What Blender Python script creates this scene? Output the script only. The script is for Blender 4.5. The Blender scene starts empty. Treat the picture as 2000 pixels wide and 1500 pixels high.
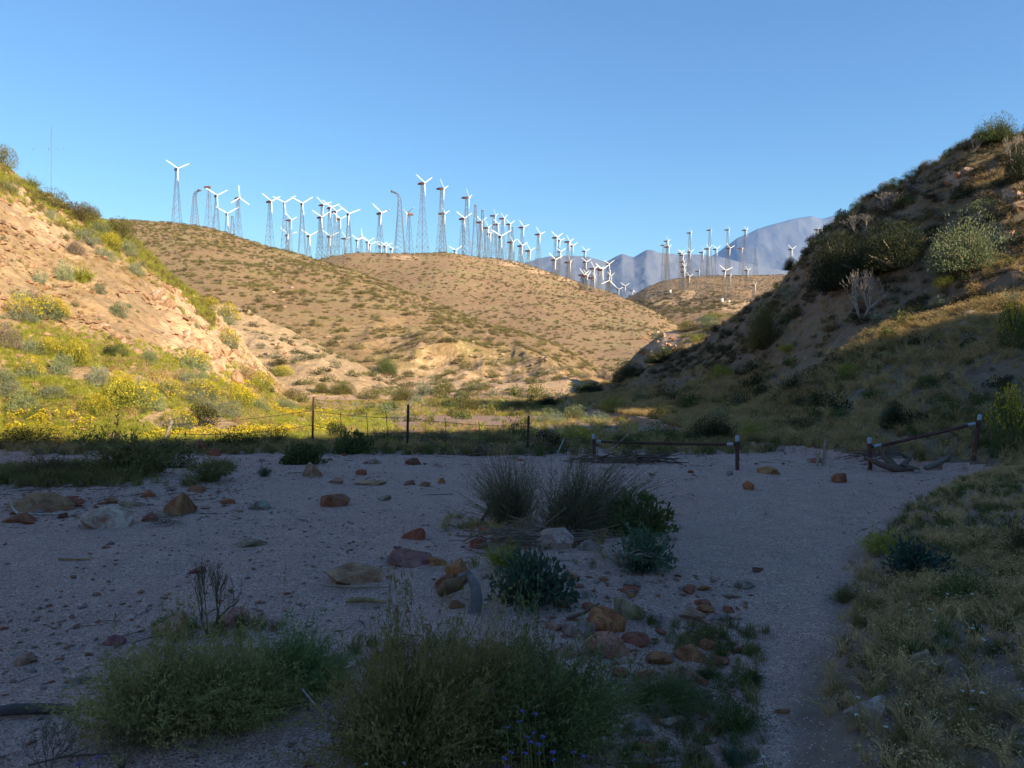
import bpy, bmesh, math, random
import numpy as np
from mathutils import Vector, Matrix, Euler
R = math.radians
scene = bpy.context.scene
COL = scene.collection

# ---------------------------------------------------------------- camera
CAM_Z, FPX = 1.6, 1503.0
cam_d = bpy.data.cameras.new('camera')
cam_d.sensor_width = 36.0
cam_d.lens = 36.0 * FPX / 2000.0
cam_d.clip_start, cam_d.clip_end = 0.05, 60000.0
cam = bpy.data.objects.new('camera', cam_d)
cam.location = (0, 0, CAM_Z)
cam.rotation_euler = (R(90), 0, 0)
COL.objects.link(cam)
scene.camera = cam

# ---------------------------------------------------------------- sky, sun, exposure
SUN_EL, SUN_AZ = 20.0, 131.0            # azimuth clockwise from the view direction
world = bpy.data.worlds.new('World')
scene.world = world
world.use_nodes = True
wn = world.node_tree
bg = wn.nodes['Background']
sky = wn.nodes.new('ShaderNodeTexSky')
sky.sky_type = 'NISHITA'
sky.sun_disc = False
sky.sun_elevation = R(SUN_EL)
sky.sun_rotation = R(SUN_AZ)
sky.altitude = 500
sky.air_density = 1.0
sky.dust_density = 0.0
sky.ozone_density = 6.2
wn.links.new(sky.outputs[0], bg.inputs[0])
bg.inputs[1].default_value = 0.076
sun_d = bpy.data.lights.new('sun', 'SUN')
sun_d.energy = 3.95
sun_d.angle = R(0.5)
sun_d.color = (1.0, 0.93, 0.84)
sun = bpy.data.objects.new('sun', sun_d)
sdir = Vector((math.sin(R(SUN_AZ)) * math.cos(R(SUN_EL)), math.cos(R(SUN_AZ)) * math.cos(R(SUN_EL)), math.sin(R(SUN_EL))))
sun.rotation_euler = sdir.to_track_quat('Z', 'Y').to_euler()
COL.objects.link(sun)
vs = scene.view_settings
vs.view_transform = 'Standard'
vs.look = 'None'
vs.gamma = 1.0
vs.use_curve_mapping = False
vs.exposure = 1.56
scene.cycles.use_denoising = True
scene.cycles.max_bounces = 5
scene.cycles.diffuse_bounces = 3
scene.cycles.transmission_bounces = 3
scene.cycles.transparent_max_bounces = 4
scene.cycles.volume_bounces = 0
scene.cycles.sample_clamp_indirect = 4.0

# ---------------------------------------------------------------- noise
def _hash(ix, iy, seed):
    h = (ix.astype(np.int64) * 374761393 + iy.astype(np.int64) * 668265263 + seed * 974634777) & 0x7fffffff
    h = ((h ^ (h >> 13)) * 1274126177) & 0x7fffffff
    h = (h ^ (h >> 16)) & 0xffffff
    return h / float(0xffffff)
def vnoise(x, y, seed=0):
    x = np.asarray(x, float); y = np.asarray(y, float)
    ix = np.floor(x); iy = np.floor(y)
    fx = x - ix; fy = y - iy
    fx = fx * fx * (3 - 2 * fx); fy = fy * fy * (3 - 2 * fy)
    a = _hash(ix, iy, seed); b = _hash(ix + 1, iy, seed)
    c = _hash(ix, iy + 1, seed); d = _hash(ix + 1, iy + 1, seed)
    return (a * (1 - fx) + b * fx) * (1 - fy) + (c * (1 - fx) + d * fx) * fy
def fbm(x, y, seed=0, octv=4, gain=0.5):
    s = 0; amp = 1; tot = 0
    ca, sa = math.cos(0.6), math.sin(0.6)
    for o in range(octv):
        s = s + amp * (vnoise(x, y, seed + o * 17) * 2 - 1); tot += amp
        amp *= gain; x, y = (x * ca - y * sa) * 2.03 + 13.1, (x * sa + y * ca) * 2.03 - 7.7
    return s / tot
def ridged(x, y, seed=0, octv=4):
    s = 0; amp = 1; tot = 0
    for o in range(octv):
        n = 1 - np.abs(vnoise(x, y, seed + o * 31) * 2 - 1)
        s = s + amp * n * n; tot += amp
        amp *= 0.5; x, y = x * 2.07 + 5.3, y * 2.07 - 3.1
    return s / tot

# ---------------------------------------------------------------- terrain
def azp(px): return math.degrees(math.atan((px - 1000.0) / FPX))
def row(px, py, dr, df, zf=0.0):
    """ridge seen at pixel (px, py) at depth dr, its foot at depth df -> (az, r_foot, z_foot, r_ridge, z_ridge)"""
    a = azp(px); c = math.cos(R(a))
    return (a, df / c, zf, dr / c, CAM_Z + (750 - py) / FPX * dr)
LAYERS = {
 'left': dict(p=0.95, back=0.35, k=0.7, rows=[
    (-150, 20, 0, 60, 6), (-110, 16, 0, 45, 7), (-80, 12, 0, 42, 9), (-55, 15, 0, 45, 14), (-42, 19, 0, 46, 15),
    row(0, 312, 42, 21.5), row(60, 368, 43.5, 21.5), row(130, 404, 45, 21.8), row(200, 436, 47, 22), row(260, 474, 49, 22),
    row(300, 518, 50, 22.4), row(370, 572, 53, 23), row(440, 622, 56, 24), row(500, 688, 58, 25.5), row(560, 752, 60, 28),
    row(620, 790, 62, 34), row(700, 808, 62, 40), row(800, 828, 60, 44), (azp(830), 60, -3, 63, -3), (0, 60, -6, 70, -6), (140, 60, -6, 70, -6)]),
 'spur': dict(p=0.8, back=0.5, k=1.5, rows=[
    (-60, 90, -20, 120, -20), (azp(330), 80, -8, 118, 6), row(400, 580, 118, 78), row(470, 600, 116, 78), row(540, 628, 113, 76), row(600, 660, 110, 74), row(680, 705, 106, 74),
    row(760, 738, 102, 76), row(800, 765, 98, 80), (azp(830), 85, -4, 100, -4), (10, 90, -20, 120, -20)]),
 'mid': dict(sm=.7, p=0.85, back=-1.0, k=4, rows=[
    (-90, 200, -10, 420, 30), (-50, 160, 0, 420, 75), row(0, 440, 420, 150), row(200, 428, 410, 130), row(270, 431, 405, 125), row(330, 434, 400, 120), row(400, 442, 390, 115), row(470, 466, 375, 112),
    row(560, 491, 350, 110), row(640, 513, 325, 108), row(700, 532, 300, 106), row(800, 576, 262, 102), row(900, 620, 226, 98), row(960, 640, 206, 96),
    row(1050, 662, 186, 96), row(1130, 700, 168, 98), row(1180, 742, 150, 104), (azp(1230), 110, -4, 150, -4), (20, 120, -20, 170, -20)]),
 'crest': dict(sm=.9, p=0.9, back=-1.0, k=5, rows=[
    (-60, 350, -30, 520, 30), row(400, 520, 500, 330, 10), row(600, 512, 470, 300, 10), row(650, 498, 450, 290, 10), row(700, 493, 445, 280, 8), row(780, 491, 440, 270, 8), row(890, 492, 440, 250, 6), row(930, 503, 455, 240, 5),
    row(965, 506, 470, 230, 4), row(1000, 506, 500, 225, 3), row(1050, 521, 510, 215, 3), row(1100, 540, 505, 205, 2), row(1150, 556, 490, 200, 1), row(1200, 574, 465, 195, 0),
    row(1250, 594, 430, 190, 0), row(1300, 617, 400, 190, 0), row(1340, 645, 370, 190, 0), (azp(1400), 200, -6, 350, 8), (25, 250, -30, 350, -30)]),
 'far': dict(sm=.7, p=0.9, back=-1.0, k=6, rows=[
    (2, 520, -40, 900, -20), row(1180, 605, 800, 560, 20), row(1235, 584, 810, 540, 18), row(1265, 562, 820, 520, 16), row(1300, 547, 830, 500, 14), row(1350, 540, 840, 480, 12), row(1400, 535, 850, 470, 12),
    row(1530, 533, 850, 460, 10), row(1700, 530, 850, 460, 10), row(2000, 520, 850, 460, 10), (50, 480, 0, 900, 100), (80, 480, -10, 900, 40)]),
 'right': dict(p=1.45, back=0.3, k=0.9, rows=[
    (1.5, 60, -4, 80, -4), (azp(1075), 66, -1.5, 80, -0.8), row(1130, 766, 76, 46), row(1200, 737, 70, 36), row(1300, 692, 63, 26), row(1380, 656, 57, 21.5), row(1440, 621, 52, 19.5),
    row(1480, 592, 49, 18.6), row(1530, 547, 46, 17.8), row(1570, 503, 43, 17.2), row(1600, 462, 41.5, 16.8), row(1660, 413, 39, 16), row(1720, 373, 37.5, 15.4), row(1800, 328, 36, 14.8),
    row(1870, 294, 34.5, 14.2), row(1900, 276, 34, 14), row(2000, 245, 33, 13), (42, 13, 0.3, 44, 17), (55, 11, 0.4, 50, 20), (75, 10, 0.4, 60, 25), (86, 9, 0.3, 64, 27.6), (92, 9, 0.3, 65, 26.4), (97, 9, 0.2, 65, 25.6), (102, 9, 0.1, 65, 24.8), (105.5, 9, 0.1, 65, 25.6), (109, 9, 0.1, 65, 28.6), (115, 10, 0, 65, 29.2), (120.5, 10, 0, 65, 30), (122.5, 10, 0, 65, 31.8), (125, 10, 0, 65, 32.8), (135, 10, 0, 65, 33), (148, 11, 0, 64, 27), (160, 14, 0, 62, 16), (172, 20, 0, 62, 10), (190, 30, 0, 70, 5), (215, 30, 0, 70, 5)]),  # unseen ridge beside and behind the camera, shaped to cast the foreground shadow
 'shoulder': dict(p=0.9, back=0.4, k=1.2, rows=[
    (0, 90, -20, 120, -20), (azp(1140), 90, -6, 105, -5), row(1200, 722, 98, 78), row(1250, 680, 98, 74), row(1290, 645, 97, 72), row(1340, 634, 96, 70), row(1400, 622, 95, 68), row(1450, 612, 93, 66), (azp(1560), 64, 0, 90, 11), (35, 64, 0, 90, 12), (70, 70, -20, 100, -20)]),
}
AZ = np.unique(np.round(np.concatenate([np.arange(-180, -42, 2.0), np.arange(-42, -35, .5), np.arange(-35, 35, 0.095), np.arange(35, 42, .5), np.arange(42, 180, 2.0)]), 4))
RR = np.concatenate([[0.02, 0.5], np.geomspace(1.2, 26, 240), np.geomspace(26.4, 130, 190), np.geomspace(132, 950, 150), np.geomspace(1000, 30000, 14)])
A2, R2 = np.meshgrid(AZ, RR, indexing='ij')
X2 = R2 * np.sin(np.radians(A2)); Y2 = R2 * np.cos(np.radians(A2))

BANK = np.array([(0, -0.2), (3.2, 1.15), (5.3, 2.27), (7.3, 3.2), (10, 5.2), (12.7, 7.4), (16, 11.0), (40, 30)])
def base_height(x, y):
    z = 0.05 * fbm(x / 3.5, y / 3.5, 5, 3) + 0.028 * fbm(x / 0.7, y / 0.7, 8, 2) + (0.016 + .022 * np.exp(-((x - (0.33 * y - .1)) / .7) ** 2)) * fbm(x / .2, y / .2, 18, 2) * np.exp(-np.hypot(x, y) / 25)
    xb = np.interp(y, BANK[:, 0], BANK[:, 1])
    b = np.clip(x - xb, 0, 12)
    near = np.exp(-np.clip(y - 12, 0, None) / 4.0) * (1 / (1 + np.exp(-(y + 2))))
    z = z + near * (0.10 * b + 0.09 * (1 - np.exp(-b / 0.25))) + near * (b > 0) * 0.05 * fbm(x / .5, y / .5, 21, 2) * np.clip(b, 0, 1)
    # mound with the leafy bushes and the debris bar in front
    z = z + 0.13 * np.exp(-(((x - 0.75) / 1.5) ** 2 + ((y - 7.6) / 1.5) ** 2))
    z = z + 0.10 * np.exp(-(((x + 0.5) / 1.9) ** 2 + ((y - 3.6) / 0.9) ** 2))
    z = z + 0.12 * np.exp(-(((x + 6.8) / 3.5) ** 2 + ((y - 13) / 1.2) ** 2))
    # shallow trodden trough of the path on the right side
    z = z - 0.06 * np.exp(-((x - (0.32 * y - 0.2)) / 0.45) ** 2) * np.exp(-((y - 5) / 4) ** 2)
    rr = np.hypot(x, y)
    z = z - np.clip(rr - 70, 0, 600) * 0.02
    z = z + np.clip(rr - 40, 0, 40) / 40 * 0.35 * fbm(x / 9, y / 9, 41, 3)
    return z
def layer_height(name, a, r, x, y):
    L = LAYERS[name]; T = np.array(L['rows'], float)
    ag = np.arange(-180, 180.01, .1); sg = L.get('sm', .35); kx = np.arange(-int(sg * 30), int(sg * 30) + 1) * .1; kk = np.exp(-(kx / sg) ** 2 / 2); kk /= kk.sum()
    rf, zf, rr, zr = (np.interp(a, ag, np.convolve(np.pad(np.interp(ag, T[:, 0], T[:, c]), len(kx) // 2, 'edge'), kk, 'valid')) for c in (1, 2, 3, 4))
    s = (r - rf) / (rr - rf)
    sc = np.clip(s, 0, 1)
    sh = sc ** L['p']
    if name == 'right':                     # gentle apron below, steep face above
        k0 = np.clip((a - 8) / 12, 0, 1); s0 = .74 - .18 * k0; h0 = .36
        inside = (a < 60) & (a > -5)
        kk = np.where(sc < s0, h0 * (sc / s0) ** 1.15, h0 + (1 - h0) * (sc - s0) / (1 - s0))
        sh = np.where(inside, kk, sh)
    z = zf + (zr - zf) * sh
    z = np.where(s < 0, zf + s * (rr - rf) * 0.5 - 0.3, z)
    over = np.clip(r - rr, 0, None)
    if L['back'] > 0:
        zb = zr - L['back'] * over - 0.004 * over ** 2 / np.maximum(zr, 3) * 0
        rnd = np.minimum(over, 3.0)
    else:                                   # land keeps rising behind, a little under the line of sight
        q = np.clip(over / rr, 0, 1.0)
        tn = (zr - CAM_Z) / rr
        zb = CAM_Z + tn * r * (1 - 0.11 * q ** 0.7) - np.clip(over - 0.8 * rr, 0, None) * 0.35
    z = np.where(s > 1, zb, z)
    env = np.clip(sc * 3, 0, 1) * np.clip((1.15 - s) * 4 + .4, 0.25, 1)
    if name in ('left', 'right'):
        n = 0.7 * fbm(x / 6, y / 6, 3, 3) + 0.28 * fbm(x / 1.6, y / 1.6, 9, 3)
        if name == 'right': n = n + np.clip((s - .5) * 4, 0, 1) * (1.1 * (ridged(x / 2.4, (y + z) / 4.2, 25, 4) - .5)) * (np.abs(a - 25) < 35)
        if name == 'left':
            m = rock_mask(x, y)
            n = n + m * (1.1 * (ridged(x / 2.6 + y / 9, y / 5 + z / 2.2, 14, 4) - 0.5) + .5 * (ridged(x / .9, z / 1.4 + y / 2, 15, 3) - .5)) + .22 * (ridged(x / 1.3, y / 1.3, 16, 3) - .5)
        z = z + env * n
    elif name in ('spur', 'shoulder'):
        z = z + env * (1.0 * fbm(x / 11, y / 11, 3, 4) + 0.9 * (ridged(x / 7, y / 7, 4, 4) - .5))
    elif name == 'mid':
        g = ridged(x / 40, y / 55, 24, 4) - 0.45
        low = np.clip((0.55 - s) * 3, 0, 1) * np.clip((a + 13) / 6, 0, 1)
        z = z + env * (2.2 * fbm(x / 60, y / 60, 6, 4)) + np.clip(sc * 6, 0, 1) * low * (8.0 * g + 3.2 * (ridged(x / 11, y / 15, 27, 4) - .5))
    elif name == 'crest':
        z = z + env * (2.5 * fbm(x / 70, y / 70, 7, 4) + 1.6 * (ridged(x / 60, y / 90, 61, 3) - .5))
    elif name == 'far':
        z = z + env * (6 * fbm(x / 120, y / 120, 11, 4) + 9 * (ridged(x / 130, y / 170, 77, 4) - .5) * np.clip((0.9 - s) * 3, 0, 1))
    return z
def px_of(x, y): return 1000 + FPX * x / np.maximum(y, 0.1)
def rock_mask(x, y):
    """bare rock face of the near slope"""
    u = px_of(x, y); d = y
    m = np.exp(-(((u - 425) / 95) ** 2)) * np.clip((d - 29) / 5, 0, 1)
    m2 = np.exp(-(((u - 60) / 120) ** 2)) * np.clip((d - 33) / 4, 0, 1) * 0.5
    return np.clip(np.maximum(m * 1.4, m2), 0, 1)
def smax(a, b, k):
    h = np.clip(0.5 + 0.5 * (b - a) / k, 0, 1)
    return a * (1 - h) + b * h + k * h * (1 - h)
def terrain(a, r, x, y):
    z = base_height(x, y); own = np.zeros(z.shape, int)
    for i, nm in enumerate(LAYERS):
        zl = layer_height(nm, a, r, x, y)
        own = np.where(zl > z, i + 1, own)
        z = smax(z, zl, LAYERS[nm]['k'] * np.clip(r / 30, .25, 1))
    return z, own
Z2, OWN = terrain(A2, R2, X2, Y2)
ZC = {}
def ground_z(x, y):
    """bilinear lookup in the terrain grid"""
    a = np.degrees(np.arctan2(x, y)); r = np.hypot(x, y)
    i = np.clip(np.searchsorted(AZ, a) - 1, 0, len(AZ) - 2); j = np.clip(np.searchsorted(RR, r) - 1, 0, len(RR) - 2)
    fa = np.clip((a - AZ[i]) / (AZ[i + 1] - AZ[i]), 0, 1); fr = np.clip((r - RR[j]) / (RR[j + 1] - RR[j]), 0, 1)
    return (Z2[i, j] * (1 - fa) + Z2[i + 1, j] * fa) * (1 - fr) + (Z2[i, j + 1] * (1 - fa) + Z2[i + 1, j + 1] * fa) * fr
RFINE = np.geomspace(1.5, 1500, 2600)
def hit(px, py, dmin=0.0):
    """first terrain point seen through a pixel of the 2000 x 1500 frame"""
    a = R(azp(px)); c = math.cos(a)
    r = RFINE[RFINE * c > dmin] if dmin else RFINE
    zr = CAM_Z + (750 - py) / FPX * r * c
    zt = ground_z(r * math.sin(a), r * c)
    k = np.argmax(zt >= zr)
    if not (zt >= zr).any(): return None
    rr = r[k]
    if k > 0:
        d0 = zr[k - 1] - zt[k - 1]; d1 = zr[k] - zt[k]
        rr = r[k - 1] + (r[k] - r[k - 1]) * d0 / (d0 - d1 + 1e-9)
    x, y = rr * math.sin(a), rr * c
    return Vector((x, y, float(ground_z(x, y))))

# ---------------------------------------------------------------- materials
MATS = {}
def new_mat(name):
    m = bpy.data.materials.new(name); m.use_nodes = True
    nt = m.node_tree
    b = nt.nodes['Principled BSDF']
    b.inputs['Roughness'].default_value = 0.85
    b.inputs['Specular IOR Level'].default_value = 0.25
    MATS[name] = m
    return m, nt, b
def N(nt, t, **kw):
    n = nt.nodes.new(t)
    for k, v in kw.items():
        if k in n.inputs: n.inputs[k].default_value = v
        else: setattr(n, k, v)
    return n
def noise(nt, vec, scale, detail=4, rough=0.6, dist=0.0):
    n = N(nt, 'ShaderNodeTexNoise', Scale=scale, Detail=detail, Roughness=rough, Distortion=dist)
    nt.links.new(vec, n.inputs['Vector'])
    return n.outputs['Fac']
def ramp(nt, fac, stops, interp='LINEAR'):
    n = nt.nodes.new('ShaderNodeValToRGB'); cr = n.color_ramp; cr.interpolation = interp
    while len(cr.elements) < len(stops): cr.elements.new(0.5)
    for e, (p, c) in zip(cr.elements, stops):
        e.position = p; e.color = (*c, 1) if len(c) == 3 else c
    nt.links.new(fac, n.inputs[0])
    return n.outputs[0]
def mix(nt, fac, a, b, mode='MIX'):
    n = nt.nodes.new('ShaderNodeMix'); n.data_type = 'RGBA'; n.blend_type = mode
    for sock, v in ((n.inputs[0], fac), (n.inputs[6], a), (n.inputs[7], b)):
        if isinstance(v, (int, float)): sock.default_value = v
        elif isinstance(v, tuple): sock.default_value = (*v, 1)
        else: nt.links.new(v, sock)
    return n.outputs[2]
def math_(nt, op, a, b=0.0, clamp=False):
    n = nt.nodes.new('ShaderNodeMath'); n.operation = op; n.use_clamp = clamp
    for s, v in zip(n.inputs, (a, b)):
        if isinstance(v, (int, float)): s.default_value = v
        else: nt.links.new(v, s)
    return n.outputs[0]
def bump(nt, b, h, strength=0.5, dist=0.1):
    n = N(nt, 'ShaderNodeBump', Strength=strength, Distance=dist)
    nt.links.new(h, n.inputs['Height']); nt.links.new(n.outputs[0], b.inputs['Normal'])
def pos(nt): return nt.nodes.new('ShaderNodeNewGeometry').outputs['Position']
def attr(nt, name):
    n = nt.nodes.new('ShaderNodeAttribute'); n.attribute_name = name
    return n.outputs['Fac']

# coarse granite sand with darker specks
m, nt, b = new_mat('sand')
P = pos(nt)
big = noise(nt, P, 0.35, 3); medium = noise(nt, P, 3.0, 4); fine = noise(nt, P, 20, 4, .75); grain = noise(nt, P, 75, 3, .8)
c = ramp(nt, big, [(.3, (.78, .45, .33)), (.7, (.90, .56, .42))])
c = mix(nt, ramp(nt, medium, [(.42, (0, 0, 0)), (.62, (.8, .8, .8))]), c, (.68, .40, .31))
c = mix(nt, ramp(nt, grain, [(.40, (1, 1, 1)), (.47, (0, 0, 0))]), c, (.16, .105, .085))
c = mix(nt, ramp(nt, grain, [(.57, (0, 0, 0)), (.64, (1, 1, 1))]), c, (.92, .72, .62))
def speck(scale, rad, col, c):
    v = N(nt, 'ShaderNodeTexVoronoi', Scale=scale); nt.links.new(P, v.inputs['Vector'])
    sep = nt.nodes.new('ShaderNodeSeparateColor'); nt.links.new(v.outputs['Color'], sep.inputs[0])
    m_ = math_(nt, 'MULTIPLY', math_(nt, 'LESS_THAN', v.outputs['Distance'], rad), math_(nt, 'GREATER_THAN', sep.outputs[0], .62))
    return mix(nt, m_, c, col)
c = mix(nt, ramp(nt, attr(nt, 'soil'), [(.25, (0, 0, 0)), (.75, (1, 1, 1))]), c, ramp(nt, noise(nt, P, 5, 5, .7), [(.3, (.24, .15, .095)), (.7, (.46, .31, .20))]))
c = speck(46, .28, (.16, .10, .075), c); c = speck(52, .28, (.95, .80, .70), c); c = speck(26, .22, (.32, .14, .085), c)
c = mix(nt, ramp(nt, fine, [(.3, (.85, .85, .85)), (.6, (0, 0, 0))]), c, (.40, .245, .19))
nt.links.new(c, b.inputs['Base Color'])
hgt = math_(nt, 'ADD', math_(nt, 'MULTIPLY', fine, 0.7), math_(nt, 'ADD', grain, math_(nt, 'MULTIPLY', noise(nt, P, 11, 3), 1.3)))
bump(nt, b, hgt, 1.0, 0.045)

def hill_mat(name, soil_a, soil_b, bare_a, bare_b, s=1.0, tint=None, bump_d=0.25):
    m, nt, b = new_mat(name)
    P = pos(nt)
    c = ramp(nt, noise(nt, P, 0.09 * s, 4), [(.32, soil_a), (.68, soil_b)])
    c = mix(nt, ramp(nt, noise(nt, P, 1.1 * s, 6, .75), [(.35, (.75, .75, .75)), (.6, (0, 0, 0))]), c, tuple(v * .62 for v in soil_a))
    c = mix(nt, ramp(nt, noise(nt, P, 2.7 * s, 5, .7), [(.55, (0, 0, 0)), (.72, (.8, .8, .8))]), c, tuple(v * .8 for v in bare_a))
    if tint: c = mix(nt, ramp(nt, noise(nt, P, 0.16 * s, 5, .65), [(.48, (0, 0, 0)), (.68, (.75, .75, .75))]), c, tint)
    rock = ramp(nt, noise(nt, P, 0.55 * s, 7, .7), [(.3, bare_b), (.5, bare_a), (.75, tuple(min(1, v * 1.15) for v in bare_a))])
    rock = mix(nt, ramp(nt, noise(nt, P, 0.9 * s, 5, .6, .8), [(.56, (0, 0, 0)), (.66, (.8, .8, .8))]), rock, (.34, .13, .055))
    msk = math_(nt, 'ADD', attr(nt, 'bare'), math_(nt, 'MULTIPLY', math_(nt, 'SUBTRACT', noise(nt, P, 0.8 * s, 5, .7), .5), 1.1))
    c = mix(nt, ramp(nt, msk, [(.42, (0, 0, 0)), (.6, (1, 1, 1))]), c, rock)
    nt.links.new(c, b.inputs['Base Color'])
    h = math_(nt, 'ADD', noise(nt, P, 2.2 * s, 8, .72), math_(nt, 'MULTIPLY', noise(nt, P, .6 * s, 5, .65, .6), 1.6))
    bump(nt, b, h, 0.8, bump_d)
    return m
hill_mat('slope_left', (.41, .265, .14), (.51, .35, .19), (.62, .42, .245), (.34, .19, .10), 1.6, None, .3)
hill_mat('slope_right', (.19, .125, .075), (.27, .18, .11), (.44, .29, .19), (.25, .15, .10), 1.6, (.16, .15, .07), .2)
hill_mat('hill_mid', (.32, .19, .095), (.40, .26, .12), (.54, .36, .205), (.36, .22, .12), .5, (.32, .25, .09), .9)
hill_mat('hill_crest', (.30, .18, .10), (.36, .235, .12), (.52, .34, .20), (.36, .22, .12), .35, (.285, .225, .10), .9)
hill_mat('hill_far', (.29, .18, .10), (.36, .235, .12), (.5, .33, .18), (.34, .21, .11), .22, (.16, .115, .07), 1.4)
m, nt, b = new_mat('hazed_mountain_rock')
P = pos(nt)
c = ramp(nt, noise(nt, P, 0.0016, 8, .62), [(.3, (.10, .12, .17)), (.6, (.13, .145, .19)), (.75, (.17, .18, .22))])  # part of the distance haze is painted in as blue in the rock
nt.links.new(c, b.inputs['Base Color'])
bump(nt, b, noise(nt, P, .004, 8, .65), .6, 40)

# ---------------------------------------------------------------- mesh helpers
def link(o, parent=None):
    COL.objects.link(o)
    if parent is not None: o.parent = parent
    return o
def mesh_from(name, V, F, mat=None, smooth=False):
    me = bpy.data.meshes.new(name)
    V = np.asarray(V, np.float32); 
    if isinstance(F, np.ndarray):
        n, w = F.shape
        me.vertices.add(len(V)); me.vertices.foreach_set('co', V.ravel())
        me.loops.add(n * w); me.loops.foreach_set('vertex_index', F.astype(np.int32).ravel())
        me.polygons.add(n); me.polygons.foreach_set('loop_start', np.arange(0, n * w, w, dtype=np.int32))
        me.polygons.foreach_set('loop_total', np.full(n, w, np.int32))
        me.update(calc_edges=True); me.validate()
    else:
        me.from_pydata([tuple(map(float, v)) for v in V], [], [tuple(map(int, f)) for f in F]); me.update()
    for mm in (mat if isinstance(mat, (list, tuple)) else [mat]):
        if mm is not None: me.materials.append(MATS[mm] if isinstance(mm, str) else mm)
    if smooth: me.shade_smooth()
    return me
def obj(name, me, parent=None, loc=None, rot=None, scale=None):
    o = bpy.data.objects.new(name, me); link(o, parent)
    if loc is not None: o.location = loc
    if rot is not None: o.rotation_euler = rot
    if scale is not None: o.scale = (scale,) * 3 if isinstance(scale, (int, float)) else scale
    return o
def tag(o, label, cat, group=None, kind=None):
    if label: o['label'] = label
    if cat: o['category'] = cat
    if group: o['group'] = group
    if kind: o['kind'] = kind
    return o
def empty(name, loc, rz=0.0, scale=1.0):
    o = bpy.data.objects.new(name, None); o.empty_display_size = .2; link(o)
    o.location = loc; o.rotation_euler = (0, 0, rz); o.scale = (scale,) * 3
    return o

# ---------------------------------------------------------------- terrain meshes, one per landform
na, nr = A2.shape
VID = np.arange(na * nr).reshape(na, nr)
COORD = np.stack([X2, Y2, Z2], -1).reshape(-1, 3)
i0 = np.arange(na); i1 = (i0 + 1) % na
Q = np.stack([VID[i0][:, :-1], VID[i0][:, 1:], VID[i1][:, 1:], VID[i1][:, :-1]], -1)       # (na, nr-1, 4)
OWNF = OWN[:, :-1].copy()
OWNF[:, (RR[:-1] > 1000) | (RR[:-1] < 1.0)] = 0
gx, gy = np.gradient(Z2, axis=0), np.gradient(Z2, axis=1) / np.gradient(RR)[None, :]
U2 = px_of(X2, Y2)
BARE = np.zeros_like(Z2)
steep = np.clip((np.abs(gy) - .45) / .5, 0, 1)
BARE += (OWN == 1) * np.clip(rock_mask(X2, Y2) * .95 + .18, 0, 1)
BARE += (OWN == 2) * (.42 + .2 * fbm(X2 / 14, Y2 / 14, 4, 2))
T_mid = np.array(LAYERS['mid']['rows']); sm = (R2 - np.interp(A2, T_mid[:, 0], T_mid[:, 1])) / (np.interp(A2, T_mid[:, 0], T_mid[:, 3]) - np.interp(A2, T_mid[:, 0], T_mid[:, 1]))
BARE += (OWN == 3) * np.clip((0.5 - sm) * 2.2, 0, 1) * np.clip((U2 - 560) / 200, 0, 1) * (.66 + .45 * fbm(X2 / 18, Y2 / 18, 44, 3))
PY2 = 750 - FPX * (Z2 - CAM_Z) / np.maximum(Y2, .1)
def blob(u0, v0, su, sv): return np.exp(-((U2 - u0) / su) ** 2 - ((PY2 - v0) / sv) ** 2)
BARE += (OWN == 4) * np.clip(blob(1010, 512, 45, 8) + blob(1075, 528, 45, 8) + blob(1130, 545, 45, 5) + blob(790, 503, 30, 4), 0, 1) * 1.3
BARE += (OWN == 5) * np.clip(blob(1272, 583, 12, 18) + blob(1300, 590, 40, 5) + blob(1345, 575, 25, 10) + blob(1410, 596, 50, 7) + blob(1450, 600, 40, 8), 0, 1) * 1.2
BARE += (OWN == 6) * np.clip(blob(1870, 345, 25, 18) + blob(1985, 385, 30, 22) + .12, 0, 1)
BARE += (OWN == 7) * np.clip(.25 + blob(1300, 670, 40, 22), 0, 1)
xb2 = np.interp(Y2, BANK[:, 0], BANK[:, 1])
SOIL = np.clip((X2 - xb2) * 2.2 + .55 + .5 * fbm(X2 / .5, Y2 / .5, 90, 3), 0, 1) * (Y2 < 30) + np.clip((Y2 - 17.5) / 6, 0, 1)
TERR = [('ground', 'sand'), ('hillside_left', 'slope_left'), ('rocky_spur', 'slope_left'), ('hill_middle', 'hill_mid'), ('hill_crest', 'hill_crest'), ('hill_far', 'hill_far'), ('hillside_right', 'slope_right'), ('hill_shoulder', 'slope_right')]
for k, (nm, mt) in enumerate(TERR):
    F = Q[OWNF == k].reshape(-1, 4)
    used, inv = np.unique(F, return_inverse=True)
    me = mesh_from(nm, COORD[used], inv.reshape(F.shape)[:, ::-1].copy(), mt, smooth=True)
    for an, arr in (('bare', BARE), ('soil', SOIL)):
        at = me.attributes.new(an, 'FLOAT', 'POINT'); at.data.foreach_set('value', arr.reshape(-1)[used].astype(np.float32))
    tag(obj(nm, me), None, None, None, 'structure')

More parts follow.
